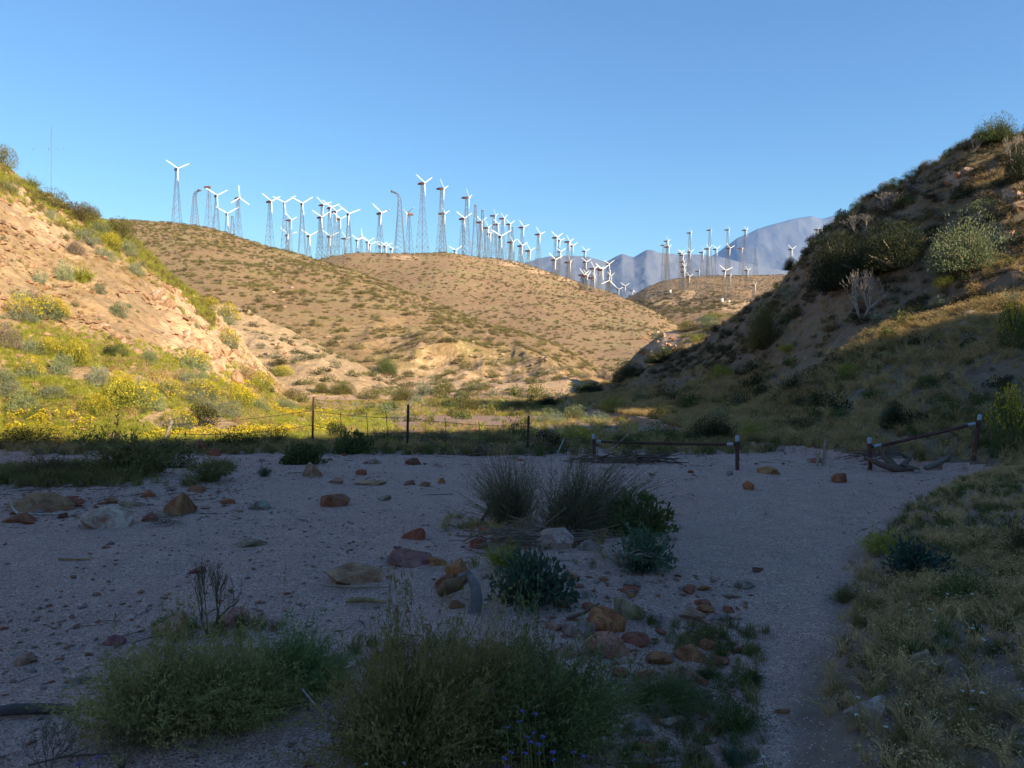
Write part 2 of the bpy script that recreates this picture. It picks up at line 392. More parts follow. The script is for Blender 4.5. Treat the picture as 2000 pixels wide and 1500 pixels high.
# ---------------------------------------------------------------- far mountains
def mountain(name, ridge, depth, thick, rough, seed):
    """ridge: (px, py) skyline at this depth; a real massif with front and back slopes"""
    ridge = np.array(ridge, float)
    u = np.linspace(ridge[0, 0], ridge[-1, 0], 520)
    t = np.concatenate([np.linspace(0, 1, 100), np.linspace(1.03, 1.9, 14)])
    U, Tt = np.meshgrid(u, t, indexing='ij')
    D = depth + (Tt - 1) * thick
    top = CAM_Z + (750 - np.interp(U, ridge[:, 0], ridge[:, 1])) / FPX * depth
    X = (U - 1000) / FPX * D; 
    prof = np.where(Tt < 1, np.clip(Tt, 0, 1) ** 1.1, 1 - (Tt - 1) * 1.05)
    n = ridged(X / rough, D / rough * .6, seed, 6) - .5
    n2 = fbm(X / rough * 3, D / rough * 3, seed + 5, 4)
    Zm = top * prof + (n * .2 * top) * np.clip((1 - np.abs(Tt - .55) / .55), 0, 1) + n2 * top * .03 + (ridged(X / rough * 4, D / rough * 2, seed + 40, 4) - .5) * top * .055 * np.clip(1.08 - Tt, 0, 1)
    V = np.stack([X, D, Zm - 20], -1).reshape(-1, 3)
    I = np.arange(U.size).reshape(U.shape)
    F = np.stack([I[:-1, :-1], I[1:, :-1], I[1:, 1:], I[:-1, 1:]], -1).reshape(-1, 4)
    tag(obj(name, mesh_from(name, V, F, 'hazed_mountain_rock', True)), None, None, None, 'structure')
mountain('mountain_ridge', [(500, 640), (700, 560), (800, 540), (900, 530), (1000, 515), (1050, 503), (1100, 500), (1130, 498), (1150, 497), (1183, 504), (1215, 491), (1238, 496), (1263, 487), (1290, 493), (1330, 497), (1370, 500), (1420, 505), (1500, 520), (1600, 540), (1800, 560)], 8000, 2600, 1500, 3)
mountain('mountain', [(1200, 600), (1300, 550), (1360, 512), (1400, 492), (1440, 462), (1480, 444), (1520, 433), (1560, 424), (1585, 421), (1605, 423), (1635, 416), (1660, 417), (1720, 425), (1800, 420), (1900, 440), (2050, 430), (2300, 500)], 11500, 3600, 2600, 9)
# the air between: a thin even haze
bmh = bmesh.new(); bmesh.ops.create_cube(bmh, size=1.0)
for v in bmh.verts: v.co = Vector((v.co.x * 44000, v.co.y * 44000, -720 if v.co.z < 0 else 3300))
meh = bpy.data.meshes.new('haze'); bmh.to_mesh(meh); bmh.free()
hm = bpy.data.materials.new('haze'); hm.use_nodes = True; ht = hm.node_tree; ht.nodes.clear()
ho = ht.nodes.new('ShaderNodeOutputMaterial'); hv = ht.nodes.new('ShaderNodeVolumePrincipled')
hv.inputs['Color'].default_value = (.13, .35, 1, 1); hv.inputs['Density'].default_value = HAZE = 3.9e-5; hv.inputs['Absorption Color'].default_value = (1, 1, 1, 1); hv.inputs['Anisotropy'].default_value = 0.15
ht.links.new(hv.outputs[0], ho.inputs['Volume']); meh.materials.append(hm)
tag(obj('haze', meh), None, None, None, 'stuff')

# ---------------------------------------------------------------- plant, rock and wood materials
def obj_color(nt): return nt.nodes.new('ShaderNodeObjectInfo')
def leaf_mat(name, col=None, transl=0.3, var=0.35, scale=3.0):
    m, nt, b = new_mat(name)
    oi = obj_color(nt)
    base = oi.outputs['Color'] if col is None else col
    tc = nt.nodes.new('ShaderNodeTexCoord').outputs['Object']
    f = noise(nt, tc, scale, 3, .6)
    c = mix(nt, ramp(nt, f, [(.35, (0, 0, 0)), (.65, (1, 1, 1))]), mix(nt, 1.0, base, (.55, .58, .5), 'MULTIPLY'), mix(nt, 1.0, base, (1.25, 1.2, 1.1), 'MULTIPLY'))
    hsv = N(nt, 'ShaderNodeHueSaturation')
    nt.links.new(math_(nt, 'ADD', math_(nt, 'MULTIPLY', oi.outputs['Random'], var), 1 - var / 2), hsv.inputs['Value'])
    nt.links.new(c, hsv.inputs['Color'])
    nt.links.new(hsv.outputs[0], b.inputs['Base Color'])
    b.inputs['Roughness'].default_value = .7; b.inputs['Specular IOR Level'].default_value = .2
    tr = nt.nodes.new('ShaderNodeBsdfTranslucent'); nt.links.new(hsv.outputs[0], tr.inputs['Color'])
    ms = nt.nodes.new('ShaderNodeMixShader'); ms.inputs[0].default_value = transl
    nt.links.new(b.outputs[0], ms.inputs[1]); nt.links.new(tr.outputs[0], ms.inputs[2])
    nt.links.new(ms.outputs[0], nt.nodes['Material Output'].inputs['Surface'])
    return m
leaf_mat('leaf')
leaf_mat('petal', None, .35, .15)
leaf_mat('straw', (.48, .34, .16), .35, .5)
leaf_mat('bank_straw', (.58, .40, .20), .3, .5)
leaf_mat('grass_green', (.10, .125, .035), .3, .5)
leaf_mat('grass_yellow', (.36, .36, .06), .35, .45)
leaf_mat('grass_olive', (.22, .18, .065), .3, .5)
leaf_mat('speck_shrub', (.145, .12, .055), .2, .6, .5)
leaf_mat('speck_shrub_green', (.21, .185, .07), .2, .5, .5)
leaf_mat('white_petal', (.75, .76, .74), .2, .1)
leaf_mat('purple_petal', (.22, .18, .55), .2, .2)
m, nt, b = new_mat('bark'); oi = obj_color(nt); tc = nt.nodes.new('ShaderNodeTexCoord').outputs['Object']
f = noise(nt, tc, 14, 5, .7, .5)
nt.links.new(mix(nt, ramp(nt, f, [(.35, (0, 0, 0)), (.65, (1, 1, 1))]), mix(nt, 1.0, oi.outputs['Color'], (.5, .47, .45), 'MULTIPLY'), oi.outputs['Color']), b.inputs['Base Color'])
bump(nt, b, f, .6, .02)
m, nt, b = new_mat('rock'); oi = obj_color(nt); tc = nt.nodes.new('ShaderNodeTexCoord').outputs['Object']
off = nt.nodes.new('ShaderNodeVectorMath'); off.operation = 'ADD'; nt.links.new(tc, off.inputs[0]); nt.links.new(oi.outputs['Location'], off.inputs[1]); tc = off.outputs[0]
f = noise(nt, tc, 1.6, 6, .7, .6); g = noise(nt, tc, 9, 5, .7)
c = mix(nt, ramp(nt, f, [(.38, (0, 0, 0)), (.62, (1, 1, 1))]), mix(nt, 1.0, oi.outputs['Color'], (.48, .36, .32), 'MULTIPLY'), oi.outputs['Color'])
c = mix(nt, ramp(nt, g, [(.58, (0, 0, 0)), (.7, (.6, .6, .6))]), c, (.55, .40, .31))
c = mix(nt, ramp(nt, noise(nt, tc, 3, 4, .6), [(.57, (0, 0, 0)), (.66, (.7, .7, .7))]), c, (.28, .095, .05))
nt.links.new(c, b.inputs['Base Color']); bump(nt, b, math_(nt, 'ADD', g, f), .7, .08)
def plain(name, col, rough=.6, metal=0.0, scale=20, dirt=(.5, .45, .4)):
    m, nt, b = new_mat(name)
    tc = nt.nodes.new('ShaderNodeTexCoord').outputs['Object']
    f = noise(nt, tc, scale, 4, .65)
    nt.links.new(mix(nt, ramp(nt, f, [(.35, (.8, .8, .8)), (.6, (0, 0, 0))]), col, tuple(a * d for a, d in zip(col, dirt))), b.inputs['Base Color'])
    b.inputs['Roughness'].default_value = rough; b.inputs['Metallic'].default_value = metal
    return m
plain('rust', (.075, .04, .03), .85, 0, 9, (.35, .3, .3))
plain('rust_red', (.11, .045, .038), .85, 0, 9, (.3, .3, .3))
plain('reflective_tape', (.30, .32, .34), .45, 0, 30, (.7, .7, .72))
plain('weathered_wood', (.30, .24, .18), .9)
plain('wire', (.12, .085, .06), .6)
plain('tower_steel', (.15, .14, .135), .6, 0.0, .3, (.7, .66, .62))
plain('blade_white', (.68, .68, .665), .4, 0, .4, (.93, .92, .9))
plain('nacelle_brown', (.20, .085, .06), .6, 0, 1.0, (.6, .6, .6))
plain('cabinet_white', (.72, .72, .7), .5)

# ---------------------------------------------------------------- vectorised card, ribbon and tube builders
class MB:
    def __init__(s): s.V = []; s.F = []; s.n = 0
    def add(s, V, F):
        V = np.asarray(V, float).reshape(-1, 3); s.V.append(V); s.F.append(np.asarray(F, int).reshape(-1, 4) + s.n); s.n += len(V); return s
    def leaves(s, P, D, L, W, rng):
        n = len(P); S = np.cross(D, rng.normal(size=(n, 3))); S /= np.linalg.norm(S, axis=1, keepdims=True) + 1e-9
        L = np.broadcast_to(L, n)[:, None]; W = np.broadcast_to(W, n)[:, None]
        V = np.stack([P, P + D * L * .5 + S * W * .5, P + D * L, P + D * L * .5 - S * W * .5], 1)
        return s.add(V, np.arange(4 * n).reshape(n, 4))
    def ribbons(s, paths, width, rng):
        """paths (n, k, 3); width (k,) or (n, k)"""
        n, k = paths.shape[:2]
        w = np.broadcast_to(width, (n, k))[..., None]
        d = paths[:, -1] - paths[:, 0]
        S = np.cross(d, rng.normal(size=(n, 3))); S /= np.linalg.norm(S, axis=1, keepdims=True) + 1e-9
        S = S[:, None, :]
        V = np.stack([paths + S * w * .5, paths - S * w * .5], 2)        # n,k,2,3
        I = np.arange(n * k * 2).reshape(n, k, 2)
        F = np.stack([I[:, :-1, 0], I[:, :-1, 1], I[:, 1:, 1], I[:, 1:, 0]], -1)
        return s.add(V, F)
    def tubes(s, paths, radii, sides=4):
        n, k = paths.shape[:2]
        r = np.broadcast_to(radii, (n, k))
        t = np.gradient(paths, axis=1); t /= np.linalg.norm(t, axis=2, keepdims=True) + 1e-9
        ref = np.where(np.abs(t[..., 2:3]) > .9, np.array([1., 0, 0]), np.array([0, 0, 1.]))
        a = np.cross(t, ref); a /= np.linalg.norm(a, axis=2, keepdims=True) + 1e-9
        b = np.cross(t, a)
        th = np.arange(sides) * 2 * math.pi / sides
        V = paths[:, :, None] + r[:, :, None, None] * (a[:, :, None] * np.cos(th)[None, None, :, None] + b[:, :, None] * np.sin(th)[None, None, :, None])
        I = np.arange(n * k * sides).reshape(n, k, sides)
        J = np.roll(I, -1, axis=2)
        F = np.stack([I[:, :-1], J[:, :-1], J[:, 1:], I[:, 1:]], -1)
        s.add(V, F)
        if sides == 4:
            s.F.append(np.concatenate([I[:, 0, ::-1], I[:, -1]]) + s.n - V.size // 3)
        return s
    def tube(s, pts, radii, sides=6): return s.tubes(np.asarray(pts, float)[None], np.asarray(radii, float)[None] if not np.isscalar(radii) else radii, sides)
    def box(s, c, size, M=None):
        sx, sy, sz = [v / 2 for v in size]
        V = np.array([(x, y, z) for x in (-sx, sx) for y in (-sy, sy) for z in (-sz, sz)], float)
        if M is not None: V = V @ np.array(M).T
        return s.add(V + np.array(c, float), [(0, 1, 3, 2), (4, 6, 7, 5), (0, 4, 5, 1), (2, 3, 7, 6), (0, 2, 6, 4), (1, 5, 7, 3)])
    def mesh(s, name, mat, smooth=False):
        return mesh_from(name, np.concatenate(s.V), np.concatenate(s.F), mat, smooth)
def unit(v): return v / (np.linalg.norm(v, axis=-1, keepdims=True) + 1e-9)
def hemi(rng, n, lo=-0.05):
    d = rng.normal(size=(n, 3)); d = unit(d); d[:, 2] = np.abs(d[:, 2]); return unit(d + np.array([0, 0, lo]))

def dome_mesh(seed, n=900, leaf=.10, wid=.45, inner=.45, lump=.22, nclump=26, up=.5):
    """leaf shell of a rounded shrub: unit radius, unit height, with gaps between clumps"""
    rng = np.random.default_rng(seed)
    C = hemi(rng, nclump); 
    rad = 1.06 - lump * rng.random(nclump) * 1.9
    k = rng.integers(0, nclump, n)
    d = unit(C[k] + rng.normal(size=(n, 3)) * .27); d[:, 2] = np.abs(d[:, 2])
    rr = rad[k] * (1 - inner * rng.random(n) ** 2.2)
    P = d * rr[:, None]
    D = unit(d + rng.normal(size=(n, 3)) * .6 + np.array([0, 0, up]))
    mb = MB(); mb.leaves(P, D, leaf * (.6 + .8 * rng.random(n)), leaf * wid * (.7 + .6 * rng.random(n)), rng)
    ns = min(90, max(16, n // 30))
    d = hemi(rng, ns); t = np.linspace(0, 1, 4)[None, :, None]
    paths = d[:, None] * t * (.75 + .25 * rng.random((ns, 1, 1))); paths[:, :, 2] *= (t[..., 0] ** .6)
    mb.ribbons(paths, np.array([.03, .025, .018, .008]) * min(1, leaf / .1), rng)
    return mb
def flower_mesh(seed, n=160, size=.055, side=None):
    """composite heads on stalks over the dome"""
    rng = np.random.default_rng(seed)
    d = hemi(rng, n, .25); 
    if side is not None: d = unit(d + np.array(side) * .6); d[:, 2] = np.abs(d[:, 2])
    tip = d * (1.03 + .14 * rng.random((n, 1)))
    mb = MB()
    mb.ribbons(np.stack([d * .8, tip], 1), np.array([.010, .008]), rng)
    for q in range(2):
        mb.leaves(tip - size * .5 * unit(np.cross(d, rng.normal(size=(n, 3)))), unit(np.cross(d, rng.normal(size=(n, 3)))), size * 1.15, size * 1.1, rng)
    return mb
def twig_mesh(seed, n=260, k=5, spread=.75, leafn=10, leaf=.045, lean=(0, 0), w=.012, leafw=.4, curve=.25, hmin=.55):
    """many thin upright stems that fan out, with narrow leaflets: unit radius, unit height"""
    rng = np.random.default_rng(seed)
    t = np.linspace(0, 1, k)
    b = rng.normal(size=(n, 2)) * .22 * spread; a = rng.random(n) * 2 * math.pi; out = np.sqrt(rng.random(n)) * spread
    h = (hmin + (1 - hmin) * rng.random(n)) * np.sqrt(np.clip(1.05 - (out / spread) ** 2 * .75, .1, 1))
    wob = np.cumsum(rng.normal(size=(n, k, 2)), 1) * .028
    x = b[:, :1] + np.cos(a)[:, None] * out[:, None] * t ** 1.4 + lean[0] * t ** 2 + wob[..., 0]
    y = b[:, 1:] + np.sin(a)[:, None] * out[:, None] * t ** 1.4 + lean[1] * t ** 2 + wob[..., 1]
    z = h[:, None] * (t - curve * t ** 3 * out[:, None] / max(spread, .1))
    rag = .42 + .95 * vnoise(x[:, -1] * 4 + seed, y[:, -1] * 4, seed); rag = np.where(rng.random(n) < .05, rag * 1.35, rag); z = z * rag[:, None]
    P = np.stack([x, y, z], -1)
    mb = MB(); mb.ribbons(P, w * np.linspace(1, .35, k), rng)
    if leafn:
        m = n * leafn; i = rng.integers(0, n, m); u = .25 + .75 * rng.random(m); j = np.minimum((u * (k - 1)).astype(int), k - 2); f = (u * (k - 1) - j)[:, None]
        base = P[i, j] * (1 - f) + P[i, j + 1] * f
        D = unit(unit(P[i, j + 1] - P[i, j]) * .8 + rng.normal(size=(m, 3)) * .6)
        mb.leaves(base, D, leaf * (.6 + .8 * rng.random(m)), leaf * leafw, rng)
    return mb
def grass_mesh(seed, n=34, lean=.25, w=.035, seedhead=False):
    rng = np.random.default_rng(seed)
    t = np.linspace(0, 1, 4)
    a = rng.random(n) * 2 * math.pi; o = .15 + .45 * rng.random(n); h = .5 + .5 * rng.random(n)
    b = rng.normal(size=(n, 2)) * .16
    x = b[:, :1] + (np.cos(a) * o)[:, None] * t ** 1.8 + lean * t ** 2; y = b[:, 1:] + (np.sin(a) * o)[:, None] * t ** 1.8
    z = h[:, None] * (t - .22 * t ** 3)
    mb = MB(); mb.ribbons(np.stack([x, y, z], -1), w * np.array([1, .85, .6, .12]), rng)
    if seedhead:
        P = np.stack([x[:, -1], y[:, -1], z[:, -1]], -1); mb.leaves(P, unit(np.stack([np.cos(a), np.sin(a), np.full(n, .4)], -1)), .13, .05, rng)
    return mb
def dead_mesh(seed, depth=6, sides=4, spread=.95, r0=.022, up=.25, first=6):
    """bare branching skeleton, unit height"""
    rng = random.Random(seed); mb = MB()
    def grow(p, d, L, r, lev):
        pts = [p]; q = p.copy(); dd = d.copy()
        for i in range(3):
            dd = (dd + Vector((rng.uniform(-1, 1), rng.uniform(-1, 1), rng.uniform(-.6, 1) * .8)) * .28).normalized()
            q = q + dd * L / 3; pts.append(q.copy())
        mb.tube([tuple(v) for v in pts], np.linspace(r, r * .6, 4), sides if lev < 3 else 3)
        if lev >= depth: return
        for c in range(rng.choice((2, 2, 3))):
            nd = (dd + Vector((rng.uniform(-1, 1), rng.uniform(-1, 1), rng.uniform(-.5, 1))) * spread + Vector((0, 0, up * .3))).normalized()
            grow(q.copy(), nd, L * rng.uniform(.6, .85), r * .68, lev + 1)
    for f in range(first):
        a = f / first * 6.28 + rng.uniform(-.4, .4)
        grow(Vector((0, 0, 0)), Vector((math.cos(a) * .75, math.sin(a) * .75, .8)).normalized(), .34, r0, 1)
    V = np.concatenate(mb.V); s = 1 / V[:, 2].max(); rr = np.percentile(np.hypot(V[:, 0], V[:, 1]), 97)
    mb.V = [np.stack([v[:, 0] / rr, v[:, 1] / rr, np.maximum(v[:, 2] * s, -.03)], -1) for v in mb.V]
    return mb
def rock_mesh(seed, mat='rock', npts=13, cuts=2, rough=.05):
    """angular broken stone: hull of a few points, chipped along its edges; radius 1, height 1"""
    rng = np.random.default_rng(seed); bm = bmesh.new()
    d = unit(rng.normal(size=(npts, 3))) * (.75 + .25 * rng.random((npts, 1)))
    for q in d: bm.verts.new(q)
    bmesh.ops.convex_hull(bm, input=bm.verts)
    bmesh.ops.delete(bm, geom=[v for v in bm.verts if not v.link_faces], context='VERTS')
    if cuts:
        bmesh.ops.bevel(bm, geom=list(bm.edges), offset=.05, segments=1, affect='EDGES', clamp_overlap=True)
        bmesh.ops.triangulate(bm, faces=bm.faces)
        bmesh.ops.subdivide_edges(bm, edges=[e for e in bm.edges if e.calc_length() > .25], cuts=cuts, use_grid_fill=True)
        bmesh.ops.triangulate(bm, faces=bm.faces)
    bm.verts.index_update()
    V = np.array([v.co[:] for v in bm.verts]); F = [[v.index for v in f.verts] for f in bm.faces]; bm.free()
    n = fbm(V[:, 0] * 3 + seed, V[:, 1] * 3 + V[:, 2] * 2.3, seed, 3)
    V = V * (1 + rough * n[:, None])
    lo, hi = V.min(0), V.max(0); V = (V - (lo + hi) / 2) / ((hi - lo) / 2); V[:, 2] = (V[:, 2] + 1) / 2
    return mesh_from('stone', V, F, mat, False)

ROCKS = [rock_mesh(100 + i, 'rock', 12 + i % 6) for i in range(18)]
PEB = [rock_mesh(200 + i, 'rock', 9, 0, .05) for i in range(4)]

# ---------------------------------------------------------------- stuff scattered as instances
def scatter(name, protos, P, scl, rotz=None, tilt=None, color=None, rng=None):
    """one 'stuff' object: points that carry instances of the given meshes"""
    rng = rng or np.random.default_rng(len(P)); n = len(P)
    me = bpy.data.meshes.new(name); me.vertices.add(n); me.vertices.foreach_set('co', np.asarray(P, np.float32).ravel())
    rot = np.zeros((n, 3), np.float32); rot[:, 2] = rng.random(n) * 6.283 if rotz is None else rotz
    if tilt is not None: rot[:, :2] = rng.normal(size=(n, 2)) * tilt
    at = me.attributes.new('rot', 'FLOAT_VECTOR', 'POINT'); at.data.foreach_set('vector', rot.ravel())
    sc = np.asarray(scl, np.float32); sc = np.repeat(sc[:, None], 3, 1) if sc.ndim == 1 else sc
    at = me.attributes.new('scl', 'FLOAT_VECTOR', 'POINT'); at.data.foreach_set('vector', sc.ravel())
    at = me.attributes.new('pick', 'INT', 'POINT'); at.data.foreach_set('value', rng.integers(0, len(protos), n).astype(np.int32))
    o = obj(name, me); tag(o, None, None, None, 'stuff')
    if color: o.color = (*color, 1)
    g = bpy.data.node_groups.new(name, 'GeometryNodeTree')
    g.interface.new_socket('Geometry', in_out='INPUT', socket_type='NodeSocketGeometry'); g.interface.new_socket('Geometry', in_out='OUTPUT', socket_type='NodeSocketGeometry')
    gi, go = g.nodes.new('NodeGroupInput'), g.nodes.new('NodeGroupOutput')
    iop = g.nodes.new('GeometryNodeInstanceOnPoints'); jn = g.nodes.new('GeometryNodeJoinGeometry')
    for pm in reversed(protos):
        po = bpy.data.objects.new(name + '_source', pm)
        if color: po.color = (*color, 1)
        oi = g.nodes.new('GeometryNodeObjectInfo'); oi.inputs['Object'].default_value = po; oi.inputs['As Instance'].default_value = True
        g.links.new(oi.outputs['Geometry'], jn.inputs[0])
    def named(nm, dt):
        a = g.nodes.new('GeometryNodeInputNamedAttribute'); a.data_type = dt; a.inputs['Name'].default_value = nm; return a.outputs[0]
    g.links.new(gi.outputs[0], iop.inputs['Points']); g.links.new(jn.outputs[0], iop.inputs['Instance'])
    iop.inputs['Pick Instance'].default_value = True
    g.links.new(named('pick', 'INT'), iop.inputs['Instance Index'])
    e2r = g.nodes.new('FunctionNodeEulerToRotation'); g.links.new(named('rot', 'FLOAT_VECTOR'), e2r.inputs[0]); g.links.new(e2r.outputs[0], iop.inputs['Rotation'])
    g.links.new(named('scl', 'FLOAT_VECTOR'), iop.inputs['Scale'])
    g.links.new(iop.outputs[0], go.inputs[0])
    md = o.modifiers.new('scatter', 'NODES'); md.node_group = g
    return o
def on_ground(x, y, dz=0.0): return np.stack([x, y, ground_z(x, y) + dz], -1)
def pix(P): return 1000 + FPX * P[:, 0] / P[:, 1], 750 - FPX * (P[:, 2] - CAM_Z) / P[:, 1]
def sample_view(rng, n, d0, d1, px0, px1, power=1.0):
    """random ground points inside a wedge of the view, even over area when power is 1"""
    d = np.sqrt(d0 ** 2 + (d1 ** 2 - d0 ** 2) * rng.random(n) ** power); u = px0 + (px1 - px0) * rng.random(n)
    return on_ground((u - 1000) / FPX * d, d)
def owner(x, y):
    a = np.degrees(np.arctan2(x, y)); r = np.hypot(x, y)
    return OWN[np.clip(np.searchsorted(AZ, a) - 1, 0, len(AZ) - 1), np.clip(np.searchsorted(RR, r) - 1, 0, len(RR) - 1)]

# ---------------------------------------------------------------- wind turbines
TOWERS = {}
def tower_mesh(h, wb=None):
    h = max(8, round(h)); key = (h, wb)
    if key in TOWERS: return TOWERS[key]
    w0, w1 = (wb or (2.2 + .085 * h)) / 2, .55
    mb = MB(); nb = max(4, int(h / 3.2))
    zs = h * (1 - (1 - np.linspace(0, 1, nb + 1)) ** 1.12)
    wz = w1 + (w0 - w1) * (1 - zs / h) ** 1.25
    C = [(-1, -1), (1, -1), (1, 1), (-1, 1)]
    for cx, cy in C:
        mb.tube(np.stack([cx * wz, cy * wz, zs], -1), np.full(nb + 1, .10), 4)
    for f in range(4):
        a, c = C[f], C[(f + 1) % 4]
        for k in range(nb):
            p = lambda cc, j: (cc[0] * wz[j], cc[1] * wz[j], zs[j])
            mb.tube([p(a, k), p(c, k + 1)], .05, 4); mb.tube([p(c, k), p(a, k + 1)], .05, 4)
            if k % 2 == 1: mb.tube([p(a, k), p(c, k)], .05, 4)
    mb.box((0, 0, h), (1.5, 1.5, .25))
    TOWERS[key] = mb.mesh('tower', 'tower_steel'); return TOWERS[key]
def bent_tower_mesh(h, side):
    w0, w1 = (2.2 + .1 * h) / 2, .55; mb = MB(); nb = 13
    t = np.linspace(0, 1, nb + 1); zs = h * t; wz = w1 + (w0 - w1) * (1 - t) ** 1.25
    bend = np.clip((t - .8) / .2, 0, 1); ox = side * bend ** 2.2 * h * .11; zs = zs - bend ** 3 * h * .05
    C = [(-1, -1), (1, -1), (1, 1), (-1, 1)]
    P = lambda cc, j: (cc[0] * wz[j] + ox[j], cc[1] * wz[j], zs[j])
    for cc in C: mb.tube([P(cc, j) for j in range(nb + 1)], np.full(nb + 1, .13), 4)
    for f in range(4):
        a, c = C[f], C[(f + 1) % 4]
        for k in range(nb): mb.tube([P(a, k), P(c, k + 1)], .06, 4); mb.tube([P(c, k), P(a, k + 1)], .06, 4)
    mb.box((ox[-1], 0, zs[-1]), (1.7, 1.5, 1.0))
    return mb.mesh('tower', 'tower_steel')
def nacelle_mesh():
    mb = MB()
    for x0, x1, s0, s1 in ((-3.2, -2.2, .5, .62), (-2.2, .3, .62, .7), (.3, 1.35, .7, .42)):
        V = [(x, y * s, z * s * .85 + .55) for x, s in ((x0, s0), (x1, s1)) for y, z in ((-1, -1), (1, -1), (1, 1), (-1, 1))]
        mb.add(V, [(0, 3, 2, 1), (4, 5, 6, 7)] + [(i, (i + 1) % 4, 4 + (i + 1) % 4, 4 + i) for i in range(4)])
    mb.box((-.2, 0, -.12), (1.5, 1.1, .35))
    return mb.mesh('nacelle', 'nacelle_brown')
def hub_mesh():
    mb = MB(); mb.tube([(-.5, 0, 0), (-.3, 0, 0), (.25, 0, 0), (.6, 0, 0), (.75, 0, 0)], np.array([.45, .5, .5, .3, .05]), 10)
    return mb.mesh('rotor', 'blade_white', True)
def blade_mesh():
    n = 9; t = np.linspace(0, 1, n); z = .35 + 7.3 * t
    ch = np.interp(t, [0, .12, .25, 1], [.34, .58, .64, .36]); th = np.interp(t, [0, .15, 1], [.4, .28, .09]); tw = np.radians(np.interp(t, [0, 1], [16, 2]))
    V = []
    for i in range(n):
        for k in range(8):
            a = k / 8 * 6.2832; y = math.cos(a) * ch[i] / 2 + .12 * ch[i]; x = math.sin(a) * th[i] / 2
            V.append((x * math.cos(tw[i]) - y * math.sin(tw[i]), x * math.sin(tw[i]) + y * math.cos(tw[i]), z[i]))
    I = np.arange(n * 8).reshape(n, 8); J = np.roll(I, -1, 1)
    F = np.stack([I[:-1], J[:-1], J[1:], I[1:]], -1).reshape(-1, 4)
    F = np.concatenate([F, [(64 + 0, 64 + 1, 64 + 2, 64 + 3), (64 + 0, 64 + 3, 64 + 4, 64 + 7), (64 + 4, 64 + 5, 64 + 6, 64 + 7)]])
    return mesh_from('blade', V, F, 'blade_white', True)
NAC, HUB, BLADE = nacelle_mesh(), hub_mesh(), blade_mesh()
